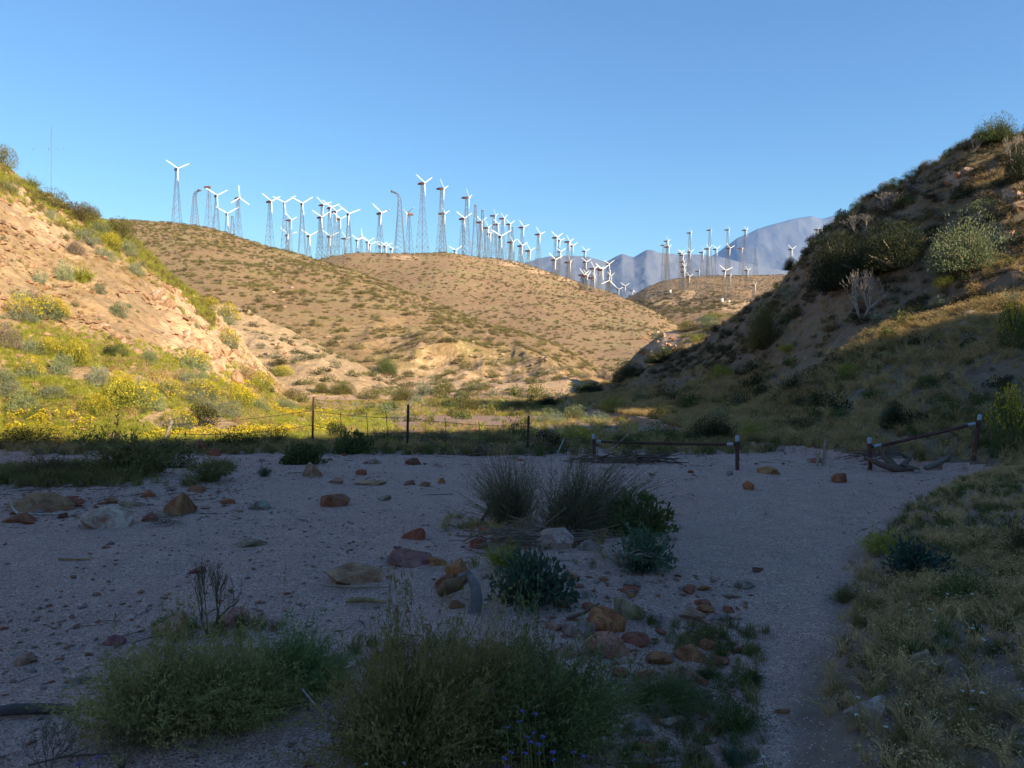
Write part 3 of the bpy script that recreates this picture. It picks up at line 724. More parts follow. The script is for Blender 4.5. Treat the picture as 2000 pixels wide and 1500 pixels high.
# hub px, hub py, blade length px, base py (0 = behind the skyline), width ratio of the rotor, kind: y rotor with one blade down, u one blade up, n no rotor, t bare tower, b bent tower
TB = [(347,330,25,0,.75,'y'),(379,366,24,0,1,'b'),(412,366,24,0,.3,'n'),(424,382,24,0,.8,'y'),(444,416,26,0,.9,'y'),(453,422,22,0,1,'t'),(468,387,24,0,.6,'u'),
(530,393,24,0,.6,'y'),(556,397,25,0,.95,'y'),(569,430,19,0,.35,'y'),(563,458,20,0,.75,'y'),(591,397,24,0,.9,'y'),(605,461,21,0,.8,'y'),(632,399,21,0,.6,'y'),(628,425,23,0,.7,'y'),(646,406,21,0,.75,'y'),(657,413,20,0,.55,'y'),
(665,428,20,0,.65,'y'),(682,418,24,0,.9,'y'),(645,462,21,0,.8,'y'),(676,465,17,0,.4,'y'),(699,470,16,0,.8,'y'),(707,462,15,0,.8,'u'),(719,472,16,0,.8,'y'),(724,476,16,0,.9,'y'),(745,416,25,0,.75,'y'),(781,366,25,0,1,'c'),
(744,481,16,0,.8,'y'),(754,480,16,0,.8,'y'),(766,486,16,0,.8,'y'),(795,417,24,0,.75,'y'),(829,357,26,0,.6,'y'),(867,368,24,0,.3,'y'),(869,416,22,0,.35,'y'),(890,489,16,0,.9,'y'),
(907,426,23,0,.7,'y'),(916,387,23,0,.22,'y'),(929,400,22,0,1,'t'),(943,409,22,0,1,'t'),(941,433,21,0,.5,'y'),(954,445,20,0,.3,'y'),(968,421,18,0,.25,'y'),(973,439,18,0,.6,'y'),(985,427,18,0,.4,'y'),(979,461,24,517,.95,'y'),(997,438,16,0,.6,'y'),
(1001,442,18,0,1,'t'),(958,457,16,0,.7,'y'),(1002,474,18,517,.4,'y'),(1023,444,19,0,.6,'y'),(1020,480,18,520,.6,'y'),(1036,491,18,527,.5,'y'),(1055,457,19,0,.55,'y'),(1088,464,19,0,.7,'y'),(1094,469,15,0,.7,'y'),(1095,491,15,0,.8,'y'),
(1085,507,20,541,.8,'y'),(1113,473,19,0,.5,'y'),(1114,513,16,549,.3,'y'),(1119,480,14,0,.8,'y'),(1144,490,14,0,.7,'y'),(1145,512,15,0,.8,'y'),
(1161,524,19,0,.55,'y'),(1172,525,15,0,.7,'y'),(1177,526,21,0,.8,'y'),(1190,515,14,0,.9,'y'),(1194,539,14,0,.7,'y'),(1141,552,13,566,.6,'y'),(1147,552,15,568,.5,'y'),(1161,553,17,572,.3,'y'),(1190,561,13,577,.9,'u'),
(1209,565,13,0,.9,'y'),(1221,559,13,0,.9,'y'),(1237,567,12,0,.5,'v'),(1305,470,14,560,.5,'y'),(1299,479,14,566,.3,'n'),(1307,483,16,570,.5,'y'),(1331,494,14,560,.7,'y'),(1335,498,14,566,.7,'y'),(1336,511,14,568,.5,'y'),(1337,520,14,572,.6,'y'),(1337,531,13,574,.5,'y'),
(1347,540,14,566,.7,'y'),(1350,455,14,0,.4,'y'),(1349,492,14,0,.7,'y'),(1374,493,14,0,.5,'y'),(1385,486,16,0,.6,'y'),(1389,450,14,0,.15,'y'),(1400,487,14,0,.8,'y'),(1424,449,14,0,.4,'y'),(1426,484,15,0,.8,'y'),(1450,485,14,0,.4,'v'),(1458,449,14,0,.6,'y'),(1477,486,13,0,1,'t'),
(1417,529,17,582,.95,'y'),(1427,537,14,584,.4,'y'),(1475,558,14,588,.55,'y'),(1366,530,13,578,.3,'y'),(1461,529,13,0,.7,'y'),(1547,487,14,0,.85,'y'),(1579,484,13,0,.7,'y'),(1598,448,13,0,.6,'y'),(1605,447,13,0,.6,'y'),(1622,444,13,0,.5,'y')]
CLUST = [(520, 'along the ridge above the sunlit slope'), (690, 'in the dip between ridge and rounded crest'), (900, 'along the rounded brown crest'), (1060, 'on the crest shoulder with the dirt track'), (1250, 'stepping down the end of the crest'), (1540, 'on the far hill with dirt tracks'), (9999, 'behind the shaded slope, under the blue mountain')]
ORD = ['first','second','third','fourth','fifth','sixth','seventh','eighth','ninth','tenth','eleventh','twelfth','thirteenth','fourteenth','fifteenth','sixteenth','seventeenth','eighteenth','nineteenth','twentieth','twenty-first','twenty-second','twenty-third','twenty-fourth','twenty-fifth','twenty-sixth','twenty-seventh','twenty-eighth','twenty-ninth','thirtieth','thirty-first','thirty-second']
TB.sort(); cnt = {}; trng = random.Random(5)
for (hx, hy, rp, bp, wr, kind) in TB:
    if bp:
        p = hit(hx - 3, bp, 150); d = p.y
        Rm = min(9.5, max(6.0, rp * d / FPX))
    else:
        d0 = 7.65 * FPX / rp; best = None
        for q in np.linspace(.78, 1.45, 40):
            dd = d0 * q; zz = float(ground_z((hx - 1000) / FPX * dd, dd)); hh = CAM_Z + (750 - hy) / FPX * dd - zz
            vis = hh - max(0, 0)
            cost = abs(q - 1) * 20 + max(0, 19 - hh) * 3 + max(0, hh - 44) * 1.5
            if best is None or cost < best[0]: best = (cost, dd)
        d = best[1]; Rm = min(9.5, max(5.5, rp * d / FPX))
    x = (hx - 1000) / FPX * d; hz = CAM_Z + (750 - hy) / FPX * d
    phi = math.acos(max(.1, min(.98, wr))); 
    if 780 < hx < 800 and hy == 417: phi = -phi
    ax = Vector((math.sin(phi), -math.cos(phi), 0)); sc = Rm / 7.65
    base = Vector((x, d, 0)) - ax * 1.7 * sc; base.z = float(ground_z(base.x, base.y)) - .15
    H = hz - base.z - .55 * sc
    ci = next(i for i, c in enumerate(CLUST) if hx < c[0]); where = CLUST[ci][1]
    noun = {'y': 'wind turbine', 'u': 'wind turbine', 'v': 'wind turbine', 'n': 'rotorless turbine', 't': 'bare lattice tower', 'b': 'bent lattice tower', 'c': 'bent lattice tower'}[kind]
    k = cnt[(noun, ci)] = cnt.get((noun, ci), 0) + 1
    look = {'y': 'white ', 'u': 'white ', 'v': 'white ', 'n': 'grey '}.get(kind, 'grey ')
    root = empty('wind_turbine' if kind in 'yuvn' else 'lattice_tower', base, phi - math.pi / 2)
    multi = sum(1 for t in TB if next(i for i, c in enumerate(CLUST) if t[0] < c[0]) == ci and (t[5] in 'yuv') == (kind in 'yuv')) > 1
    tag(root, f'{look}{noun}, {ORD[k - 1]} from the left {where}' if kind in 'yuv' else f'{look}{noun} {where}' + ('' if kind != 't' else f', {ORD[k - 1]} from the left'), 'wind turbine' if kind in 'yuvn' else 'tower', 'wind turbines on the hills')
    if kind in 'bc':
        obj('tower', bent_tower_mesh(hz - base.z, 1 if kind == 'b' else -1), root).rotation_euler = (0, 0, -(phi - math.pi / 2)); continue
    obj('tower', tower_mesh(H if kind != 't' else hz - base.z), root)
    if kind == 't': continue
    tw = tower_mesh(H); hh = max(8, round(H))
    obj('nacelle', NAC, root, (0, 0, hh + .1), None, sc)
    if kind == 'n': continue
    rot = obj('rotor', HUB, root, (1.9 * sc, 0, hh + .1 + .55 * sc), None, sc)
    a0 = math.pi if kind == 'y' else (0 if kind == 'u' else 2.6); a0 += trng.uniform(-.12, .12)
    for b in range(2 if kind == 'v' else 3):
        obj('blade', BLADE, rot, None, (a0 + b * 2.0944, 0, 0))
# guyed mast with insulators
md = 350.0; mx = (100 - 1000) / FPX * md; mz0 = float(ground_z(mx, md)); mz1 = CAM_Z + (750 - 240) / FPX * md
mast = empty('guyed_mast', (mx, md, mz0)); tag(mast, 'thin guyed mast rising behind the sunlit near slope', 'mast')
mb = MB(); mb.tube([(0, 0, 0), (0, 0, (mz1 - mz0) * .93)], .12, 4); obj('pole', mb.mesh('pole', 'tower_steel'), mast)
mb = MB(); mb.tube([(0, 0, (mz1 - mz0) * .88), (0, 0, (mz1 - mz0) * .93), (0, 0, mz1 - mz0)], np.array([.14, .12, .03]), 6); obj('antenna', mb.mesh('antenna', 'tower_steel'), mast)
for dx, ox in ((-24, -.55), (-14, -.35), (14, .35), (24, .55)):
    top = np.array((0, 0, (mz1 - mz0) * .9)); end = np.array((ox * 62, 25 * (1 if dx % 4 else -1), 0)); gz = float(ground_z(mx + end[0], md + end[1])) - mz0; end[2] = gz
    mb = MB(); mb.tube([tuple(top), tuple(end)], .008, 4); gw = obj('guy_wire', mb.mesh('guy_wire', 'wire'), mast)
    f = abs(dx / FPX * md / (ox * 62)); c = top + (end - top) * f
    mb = MB(); mb.tube([tuple(c - .4 * (end - top) / np.linalg.norm(end - top)), tuple(c + .4 * (end - top) / np.linalg.norm(end - top))], .14, 6); obj('insulator', mb.mesh('insulator', 'tower_steel'), gw)
for px, py, w, lab in ((1410, 590, 2.0, 'small white equipment cabinet below the tallest-spread turbine on the far hill'), (1424, 592, 1.5, 'smaller white cabinet just right of another on the far hill track'), (1309, 572, 1.8, 'white cabinet at the foot of the close turbine trio'), (1503, 531, 2.4, 'pale box on the skyline of the far hill')):
    p = hit(px, py, 200)
    if p is None: continue
    root = empty('equipment_cabinet', p); tag(root, lab, 'cabinet')
    mb = MB(); mb.box((0, 0, .75 * w), (w, w * .8, 1.5 * w)); obj('housing', mb.mesh('housing', 'cabinet_white'), root)
    mb = MB(); mb.box((0, 0, 1.53 * w), (w * 1.1, w * .9, .1 * w)); obj('lid', mb.mesh('lid', 'cabinet_white'), root)

# ---------------------------------------------------------------- fence and pipe barriers
def at_depth(px, py, d): return Vector(((px - 1000) / FPX * d, d, CAM_Z + (750 - py) / FPX * d))
def tpost(h):
    mb = MB(); mb.box((0, 0, h / 2 - .15), (.055, .012, h + .3)); mb.box((0, .02, h / 2 - .15), (.012, .04, h + .3))
    for z in np.arange(.15, h - .03, .06): mb.box((0, -.012, z), (.022, .014, .022))
    return mb.mesh('post', 'rust')
FP = [(610, 775, 19.6), (795, 790, 17.9), (1030, 812, 17.9)]
fb = hit(795, 886); fence = empty('wire_fence', fb); tag(fence, 'sagging barbed wire fence on three rusty metal posts across the wash', 'fence')
tops = []
for px, py, d in FP:
    top = at_depth(px, py, d); gz = float(ground_z(top.x, top.y)); h = top.z - gz
    o = obj('post', tpost(h), fence, Vector((top.x, top.y, gz)) - fb, (R(random.Random(px).uniform(-2, 2)), R(1.5), .3)); tops.append((top, gz, h))
endR = at_depth(1160, 856, 16.8); endR_g = float(ground_z(endR.x, endR.y)); tops.append((endR, endR_g, endR.z - endR_g))
endL = at_depth(330, 838, 20.0); endL_g = float(ground_z(endL.x, endL.y)) 
tops = [(endL, endL_g, .75)] + tops
def barbed(a, b, sag, r=.006):
    n = 26; t = np.linspace(0, 1, n)[:, None]; a = np.array(a); b = np.array(b)
    P = a + (b - a) * t; P[:, 2] -= (sag * 4 * t * (1 - t))[:, 0]
    mb = MB(); mb.tube(P - np.array(fb), r, 4)
    rg = np.random.default_rng(int(abs(a[0] * 100)))
    for q in np.arange(.06, 1, .05):
        c = a + (b - a) * q; c[2] -= sag * 4 * q * (1 - q); c -= np.array(fb); v = unit(rg.normal(size=3)) * .035; mb.tube([c - v, c + v], .004, 4)
    return mb.mesh('wire', 'wire')
for k, fr in enumerate((.72, .42, .16)):
    for (ta, ga, ha), (tb, gb, hb) in zip(tops[:-1], tops[1:]):
        a = (ta.x, ta.y, ga + ha * fr); b = (tb.x, tb.y, gb + hb * fr)
        obj('wire', barbed(a, b, .05 + .05 * k % 3), fence)
for (ta, ga, ha), (tb, gb, hb) in zip(tops[1:-1], tops[2:]):
    for q in (.32, .6, .8)[:2 if tb.x > 1 else 3]:
        c = np.array((ta.x, ta.y, 0)) * (1 - q) + np.array((tb.x, tb.y, 0)) * q; z0 = float(ground_z(c[0], c[1])); hh = ha * (1 - q) + hb * q
        mb = MB(); mb.tube([(0, 0, .02), (.015, 0, hh * .4), (-.01, 0, hh * .76)], .009, 4)
        obj('stay', mb.mesh('stay', 'wire'), fence, Vector((c[0], c[1], z0)) - fb)
p = hit(318, 866); top = at_depth(336, 822, p.y); lp = empty('leaning_post', p); tag(lp, 'tilted weathered fence post leaning at the foot of the flowering slope', 'post')
mb = MB(); v = top - p; mb.tube([tuple(-v * .2), tuple(v * .5), tuple(v)], np.array([.05, .048, .045]), 8); mb.box(tuple(v), (.07, .07, .015)); obj('shaft', mb.mesh('shaft', 'weathered_wood'), lp)
def barrier(name, A, B, ra, rb, label):
    """two short posts (ground point, top) joined by a pipe rail"""
    root = empty(name, A[0]); tag(root, label, 'barrier', 'rusty pipe barriers at the wash')
    for g, t in (A, B):
        v = t - g; mb = MB(); mb.tube([tuple(g - A[0] - v * .35), tuple(g - A[0] + v * .5), tuple(g - A[0] + v)], np.array([.036, .036, .036]), 10)
        po = obj('post', mb.mesh('post', 'rust_red', True), root)
        c = g - A[0] + v; mb = MB(); mb.tube([tuple(c - v.normalized() * .085), tuple(c + v.normalized() * .015), tuple(c + v.normalized() * .03)], np.array([.039, .039, .015]), 10); obj('reflective_band', mb.mesh('reflective_band', 'reflective_tape', True), po)
    a, b = ra - A[0], rb - A[0]; mb = MB(); n = 6
    P = np.array([tuple(a.lerp(b, i / n)) for i in range(n + 1)]); P[1:-1, 2] -= .012; mb.tube(P, .03, 10)
    rail = obj('rail', mb.mesh('rail', 'rust_red' if 'tilted' in label else 'rust', True), root)
    for e, q in ((a, (b - a).normalized()), (b, (a - b).normalized())):
        mb = MB(); mb.tube([tuple(e + q * .02), tuple(e + q * .16)], .0335, 10); obj('reflective_sleeve', mb.mesh('reflective_sleeve', 'reflective_tape', True), rail)
g1 = hit(1161, 893); g2 = hit(1440, 918)
barrier('pipe_barrier', (g1, at_depth(1159, 850, g1.y)), (g2, at_depth(1440, 853, g2.y)), at_depth(1165, 862, g1.y), at_depth(1436, 868, g2.y), 'level dark pipe barrier between two low red posts behind the bushes')
g1 = hit(1700, 918); g2 = hit(1901, 900); t2 = at_depth(1914, 812, g2.y)
barrier('pipe_barrier', (g1, at_depth(1698, 857, g1.y)), (g2, t2), at_depth(1704, 873, g1.y), at_depth(1906, 827, g2.y), 'tilted red pipe barrier climbing to a taller post on the bank')
p = hit(1607, 910); st = empty('wooden_stake', p); tag(st, 'pale wooden stake standing in the sand between the two pipe barriers', 'stake')
v = at_depth(1614, 857, p.y) - p; mb = MB(); mb.tube([tuple(-v * .2), tuple(v * .5), tuple(v)], np.array([.034, .033, .03]), 5); obj('shaft', mb.mesh('shaft', 'weathered_wood'), st)
mb = MB(); mb.tube([(-.12, -.03, -.05), (-.1, -.02, .18), (-.06, 0, .3)], np.array([.035, .032, .025]), 5); obj('brace', mb.mesh('brace', 'weathered_wood'), st)

# ---------------------------------------------------------------- stones on the sand
RC = {'red': (.46, .15, .075), 'brown': (.40, .175, .075), 'orange': (.55, .24, .09), 'tan': (.58, .37, .225), 'pale': (.64, .45, .33), 'grey': (.42, .34, .28), 'purple': (.36, .16, .14), 'white': (.62, .56, .5), 'dark': (.22, .09, .05), 'olive': (.47, .32, .18), 'pink': (.60, .32, .22)}
STONES = [ # px, py of the base, width px, height px, colour, label
 (340,1008,68,60,'brown','tall pointed rust-brown rock standing alone on the sand'), (188,1034,110,58,'pale','largest pale boulder with a dark broken side, beside the pointed rock'), (62,1002,125,36,'brown','long low tan boulder with a pale stick against it'),
 (252,992,52,18,'olive','flat olive rock behind the largest pale boulder'), (500,997,50,25,'grey','grey rounded rock alone on sand right of the pointed rock'), (288,1020,30,20,'red','small dark red rock beside the little brush pile'),
 (482,1070,66,16,'olive','flat half-buried olive slab in the open sand'), (648,991,58,30,'brown','hump-backed brown rock in the middle of the sand'), (606,932,44,34,'pink','blocky red and white rock below the round green bush'),
 (807,909,36,20,'dark','dark brown block below the second fence post'), (732,907,26,14,'grey','grey-brown stone lying left of the dark brown block'), (704,929,22,16,'red','small pointed red stone behind the flat tan slab'), (656,946,30,16,'tan','tan stone with red underside left of the flat slab'),
 (722,948,62,10,'tan','thin flat tan slab with a stick lying across the sand'), (798,949,24,15,'purple','purple-grey stone, leftmost of three by the fence'), (828,951,27,11,'red','low red stone, middle one of three by the fence'), (862,945,17,15,'orange','upright orange stone, rightmost of three by the fence'),
 (749,979,26,14,'grey','small grey wedge stone in the open sand'), (810,1054,52,30,'red','dark red rock with a pale foot in the open sand'), (684,1142,108,42,'olive','wide olive boulder with sticks lying in front'),
 (796,1106,88,28,'purple','low purplish slab left of the standing orange rock'), (856,1106,38,22,'orange','orange stone at the end of the purplish slab'), (902,1138,58,58,'orange','standing orange rock left of the leafy bush'), (1078,1072,88,46,'pale','pale boulder half hidden under dry twigs'),
 (1152,1078,44,28,'grey','grey stone between the pale boulder and leafy bush'), (932,1072,36,24,'red','red stone in front of the twiggy bushes'), (1236,1212,58,58,'tan','tan angular rock leaning over the orange slab'), (1184,1236,86,58,'orange','orange-brown slab below the leafy bush'),
 (1192,1288,90,62,'pink','pinkish rock in the debris, below the orange slab'), (1128,1248,66,38,'grey','grey buried rock left of the orange slab'), (1286,1216,32,24,'white','white stone right of the tan angular rock'), (1357,1212,42,30,'tan','tan stone alone at the left edge of the path'),
 (1332,1334,66,56,'tan','blocky tan rock at the end of the debris bar'), (1352,1292,66,40,'orange','orange slab behind the blocky tan rock'), (1384,1270,42,26,'red','red stone at the top of the debris bar'), (326,1244,66,58,'tan','pale tan block behind the lower bush'), (381,1122,38,18,'purple','purplish flat stone behind the thin dry sapling'),
 (458,1225,54,46,'pink','pink and white rock behind the lower bush'), (1482,1118,22,9,'dark','single dark red stone on the bare path'), (1802,1304,38,42,'tan','tan pyramid stone in the dry grass of the bank'), (1400,1500,66,46,'pale','pale rock at the bottom edge of the picture'),
 (1466,958,26,24,'orange','small orange upright stone on sand below the red post'), (1505,927,44,20,'orange','orange flat stone right of the red post'), (1644,944,38,24,'brown','brown stone in front of the driftwood'), (392,884,34,34,'red','taller red rock at the edge of the sand near the fence'), (418,892,26,22,'red','shorter red rock beside the taller one near the fence'),
 (822,852,42,16,'pink','sunlit pink boulder beyond the fence'), (927,844,20,11,'pink','small sunlit pink stone beyond the fence'), (262,1300,60,40,'pale','whitish broken rock left of the lower bush'), (150,1335,30,18,'grey','grey stone in the debris by the lower bush'), (40,1300,42,26,'pink','pink rock at the edge of the debris on the left margin'),
 (215,1262,44,22,'purple','dull purple stone in the debris behind the lower bush'), (1600,905,30,14,'red','red stone behind the wooden stake'), (1710,1404,84,52,'white','pale bleached log-like rock in the bank grass'), (1060,1420,30,16,'grey','grey stone among the purple flowers'), (1250,1440,56,30,'grey','grey rock in front of the debris bar'), (1310,1425,60,24,'pale','pale flat rock beside the debris bar'),
 (1530,1395,30,9,'brown','flat brown stone in the trodden path'), (120,1014,24,14,'dark','dark stone tucked against the largest pale boulder'), (52,1025,26,14,'red','red stone in front of the long low boulder'), (285,972,34,16,'red','red stone behind the largest boulder, near the dark bushes'),
 (870, 1150, 40, 30, 'red', 'red angular stone left of the dark stump'), (955, 1045, 34, 20, 'orange', 'orange stone at the left edge of the twig mat'), (890, 1190, 34, 18, 'brown', 'brown flake below the dark stump'), (1240, 1262, 60, 26, 'red', 'red-brown slab between pinkish rock and white stone'), (1290, 1300, 52, 30, 'orange', 'orange block in the middle of the debris bar'), (1262, 1330, 46, 28, 'pink', 'pink stone low in the debris bar'), (1410, 1300, 40, 22, 'red', 'red stone at the path side of the debris bar'), (1110, 1285, 56, 26, 'pink', 'pink half-buried stone beside the greener bush'), (1230, 1160, 40, 16, 'red', 'red flake behind the tan angular rock'), (30, 1022, 60, 26, 'red', 'dark red block at the left margin near the long boulder'), (140, 985, 44, 18, 'red', 'red stone behind the long low boulder'), (215, 985, 36, 16, 'brown', 'brown stone between the long and the largest boulder'), (440, 985, 30, 12, 'red', 'red stone just right of the pointed rock'), (380, 962, 34, 14, 'red', 'red stone at the right tip of the dark bushes')]
for k, (px, py, w, h, c, lab) in enumerate(STONES):
    p = hit(px, py - 1)
    rg = random.Random(k); s = p.y / FPX; W = w * s; H = h * s * 1.42
    o = obj('stone', ROCKS[(k * 5 + 3) % 18], None, (p.x, p.y + W * .3, p.z - H * .3), (rg.uniform(-.12, .12), rg.uniform(-.12, .12), rg.choice((0, math.pi)) + rg.uniform(-.5, .5)), (W / 2 * 1.05, W / 2 * rg.uniform(.7, .95), H * .8))
    o.location.z = float(ground_z(o.location.x, o.location.y)) - H * .3
    o.color = (*[v * rg.uniform(.85, 1.1) for v in RC[c]], 1); tag(o, lab, 'rock')
rng = np.random.default_rng(11)
def small_stones(n, d0, d1, x0, x1, smin, smax, lab, grp, cols, keep=None):
    P = sample_view(rng, n * 4, d0, d1, x0, x1); 
    if keep is not None: P = P[keep(P)]
    for p in P[:n]:
        s = smin + (smax - smin) * rng.random() ** 2
        o = obj('small_stone', ROCKS[rng.integers(0, 12)], None, (p[0], p[1], p[2] - s * .3), (0, 0, rng.random() * 6.28), (s, s * (.6 + .4 * rng.random()), s * (.7 + .5 * rng.random())))
        cn = cols[rng.integers(0, len(cols))]; o.color = (*RC[cn], 1); sz = 'tiny' if s < smin + .25 * (smax - smin) else 'fist-sized'; tag(o, lab.replace('small', sz + ' ' + cn).replace('reddish ', ''), 'stone', f'{grp}, {sz} {cn}')
sandy = lambda P: P[:, 0] < np.interp(P[:, 1], BANK[:, 0], BANK[:, 1]) - .15
small_stones(34, 4.2, 17, 0, 1500, .015, .045, 'small reddish stone lying loose on the shaded sand', 'loose stones on the sand', ['red', 'brown', 'pink', 'purple'], lambda P: sandy(P) & (pix(P)[0] < 1250))
small_stones(110, 3.2, 6.2, 1060, 1480, .02, .075, 'small stone in the debris bar beside the path', 'stones of the debris bar', ['red', 'pale', 'orange', 'grey', 'pink'], lambda P: sandy(P) & (pix(P)[0] < 1480 - (pix(P)[1] - 1200) * .25))
small_stones(70, 9.0, 12.8, -20, 480, .025, .07, 'small stone in the rubble before the dark bushes', 'stones of the rubble strip', ['red', 'pale', 'tan', 'grey', 'brown'])
small_stones(50, 4.0, 5.8, 0, 520, .010, .034, 'small stone in the debris behind the lower bush', 'stones behind the lower bush', ['red', 'pale', 'pink', 'grey'])
small_stones(40, 13.5, 19, 1180, 1800, .03, .09, 'small stone strewn around the pipe barriers', 'stones near the barriers', ['red', 'orange', 'brown', 'grey'], sandy)
small_stones(40, 15, 18, 350, 1150, .03, .09, 'small stone strewn along the foot of the fence', 'stones along the fence', ['red', 'pale', 'brown', 'grey'])
def slope_rock(px, py, w, h, c, lab, grp=None):
    p = hit(px, py); s = p.y / FPX; rg = random.Random(px)
    o = obj('outcrop_rock', ROCKS[px % 12], None, (p.x, p.y + w * s * .2, p.z - h * s * .35), (rg.uniform(-.3, .3), rg.uniform(-.3, .3), rg.uniform(0, 6)), (w * s / 2, w * s / 2 * .8, h * s * 1.1)); o.color = (*(RC['tan'] if c in ('orange', 'pink', 'brown') and px < 600 else RC[c]), 1); tag(o, lab, 'rock', grp)
for k, (px, py, w, h, c) in enumerate([(105, 485, 26, 14, 'pale'), (90, 560, 18, 14, 'tan'), (120, 600, 14, 9, 'pale'), (60, 520, 20, 12, 'orange'), (205, 640, 22, 14, 'pale'), (225, 660, 26, 14, 'tan'), (190, 620, 16, 10, 'pale'), (265, 690, 24, 14, 'orange'), (240, 670, 16, 10, 'pale'), (370, 690, 24, 22, 'brown'), (395, 680, 40, 30, 'tan'), (420, 720, 44, 34, 'orange'), (455, 745, 36, 30, 'tan'), (365, 660, 30, 22, 'pale'), (330, 600, 34, 26, 'tan'), (300, 580, 30, 20, 'pale'), (345, 575, 24, 18, 'tan'), (440, 690, 34, 28, 'pink'), (490, 730, 22, 16, 'tan'), (125, 815, 26, 14, 'orange'), (140, 830, 24, 14, 'brown'), (520, 745, 16, 12, 'pale'), (15, 420, 22, 14, 'tan'), (35, 450, 16, 12, 'pale')]):
    slope_rock(px, py, w, h, c, 'pale weathered rock of the sunlit slope outcrop', 'rocks of the slope outcrop')
for k, (px, py, w, h, c) in enumerate([(1875, 345, 34, 22, 'tan'), (1895, 335, 26, 16, 'pale'), (1860, 358, 20, 14, 'tan'), (1985, 390, 30, 24, 'pale'), (1995, 410, 30, 18, 'pink'), (1965, 400, 18, 14, 'tan'), (1975, 460, 26, 16, 'tan'), (1900, 620, 30, 22, 'grey'), (1885, 640, 22, 18, 'grey'), (1735, 660, 24, 8, 'grey')]):
    slope_rock(px, py, w, h, c, 'rock showing through the steep shaded slope', 'rocks of the shaded slope')
for k in range(36):
    px = int(1255 + 90 * rng.random()); py = int(650 + (px - 1255) * -.05 + 50 * rng.random())
    slope_rock(px, py, int(5 + 7 * rng.random()), 6, ['tan', 'orange', 'brown', 'pale'][k % 4], 'small block of the sunlit rubble patch past the shaded slope', 'rubble on the far shoulder')
for k in range(46):
    px, py = [(555, 565), (640, 660), (560, 680), (930, 690), (1000, 700), (1075, 700), (960, 650), (545, 600)][k % 8]; px += rng.normal() * 24; py += rng.normal() * 10
    p = hit(px, py)
    if p is None or p.y < 60: continue
    s = .18 + .3 * rng.random(); o = obj('pale_rock', ROCKS[k % 12], None, (p.x, p.y, p.z - .1), (0, 0, k), (s * 1.3, s, s * 1.2)); o.color = (.48, .36, .24, 1); tag(o, 'pale rock speck on the brushy hills beyond the near slope', 'rock', 'pale rocks on the brushy hills')

# gravel and grit (uncountable)
P = sample_view(rng, 34000, 2.8, 18, -60, 2100); P = P[sandy(P) | (rng.random(len(P)) < .35)]
den = vnoise(P[:, 0] * .7, P[:, 1] * .7, 5) * .6 + vnoise(P[:, 0] * 2.5, P[:, 1] * 2.5, 6) * .4
path = np.abs(P[:, 0] - (0.33 * P[:, 1] - .1)) < .9
P = P[(rng.random(len(P)) < np.clip((den - .36) * 3, .10, 1)) & ~(path & (rng.random(len(P)) < .92))]
for nm, cc, sel in (('gravel', (.48, .26, .17), 0), ('pale_gravel', (.72, .58, .48), 1), ('brown_gravel', (.42, .27, .19), 2)):
    Q_ = P[np.arange(len(P)) % 3 == sel]
    scatter(nm, PEB, Q_, (.004 + .018 * rng.random(len(Q_)) ** 4)[:, None] * np.array([1.2, .9, .7]), color=cc)
Q_ = np.concatenate([sample_view(rng, 420, 3.1, 6.4, 1040, 1470), sample_view(rng, 800, 9, 13, -40, 470), sample_view(rng, 900, 14.3, 18, 350, 1750), sample_view(rng, 260, 6, 9.5, 880, 1330), sample_view(rng, 170, 3.6, 6, 0, 620), sample_view(rng, 300, 5, 14, 0, 1250)]); Q_ = Q_[sandy(Q_)]
scatter('rust_flakes', PEB, Q_, (.005 + .02 * rng.random(len(Q_)) ** 2.5)[:, None] * np.array([1.3, 1, .5]), tilt=.2, color=(.46, .19, .10))
m_tw = MB(); m_tw.tube([(-1, 0, .03), (-.3, .06, .06), (.4, -.05, .05), (1, .08, .03)], np.array([.03, .035, .03, .015]), 4)
m_tw2 = MB(); m_tw2.tube([(-1, 0, .03), (-.2, .15, .08), (.5, .1, .06), (1, -.1, .12)], np.array([.03, .03, .025, .012]), 4); m_tw2.tube([(-.2, .15, .08), (.2, .45, .1)], np.array([.02, .01]), 4)
TW = [m_tw.mesh('twig', 'bark'), m_tw2.mesh('twig', 'bark')]
Q_ = np.concatenate([sample_view(rng, 60, 2.9, 5.4, 0, 1450), sample_view(rng, 160, 9, 13, -20, 460), sample_view(rng, 200, 14.5, 18, 350, 1800), sample_view(rng, 60, 6.2, 9.5, 880, 1330), sample_view(rng, 40, 5, 14, 0, 1400)]); Q_ = Q_[sandy(Q_)]
scatter('twig_litter', TW, Q_ + np.array([0, 0, .004]), .05 + .13 * rng.random(len(Q_)) ** 2, color=(.20, .13, .09))

# ---------------------------------------------------------------- dead wood
def log(px, py, w, h, pts, rad, col, lab, name='driftwood', cat='dead wood', branches=()):
    p = hit(px, py); s = p.y / FPX; root = empty(name, p); tag(root, lab, cat)
    def path(q): return [(x * w * s, y * w * s * .5, z * h * s) for x, y, z in q]
    mb = MB(); mb.tube(path(pts), np.array(rad) * w * s, 8); o = obj('trunk', mb.mesh('trunk', 'bark', True), root); o.color = (*col, 1)
    for bp, br in branches:
        mb = MB(); mb.tube(path(bp), np.array(br) * w * s, 6); o = obj('branch', mb.mesh('branch', 'bark', True), root); o.color = (*col, 1)
GREY, TANW, BRN = (.34, .33, .36), (.36, .27, .18), (.16, .09, .06)
log(925, 1196, 60, 80, [(.0, 0, -.05), (.1, 0, .3), (.05, .1, .62), (-.2, .2, .95), (-.5, .3, .85)], [.22, .2, .17, .12, .06], (.21, .18, .165), 'curved bleached blue-grey wood piece in front of the leafy bush')
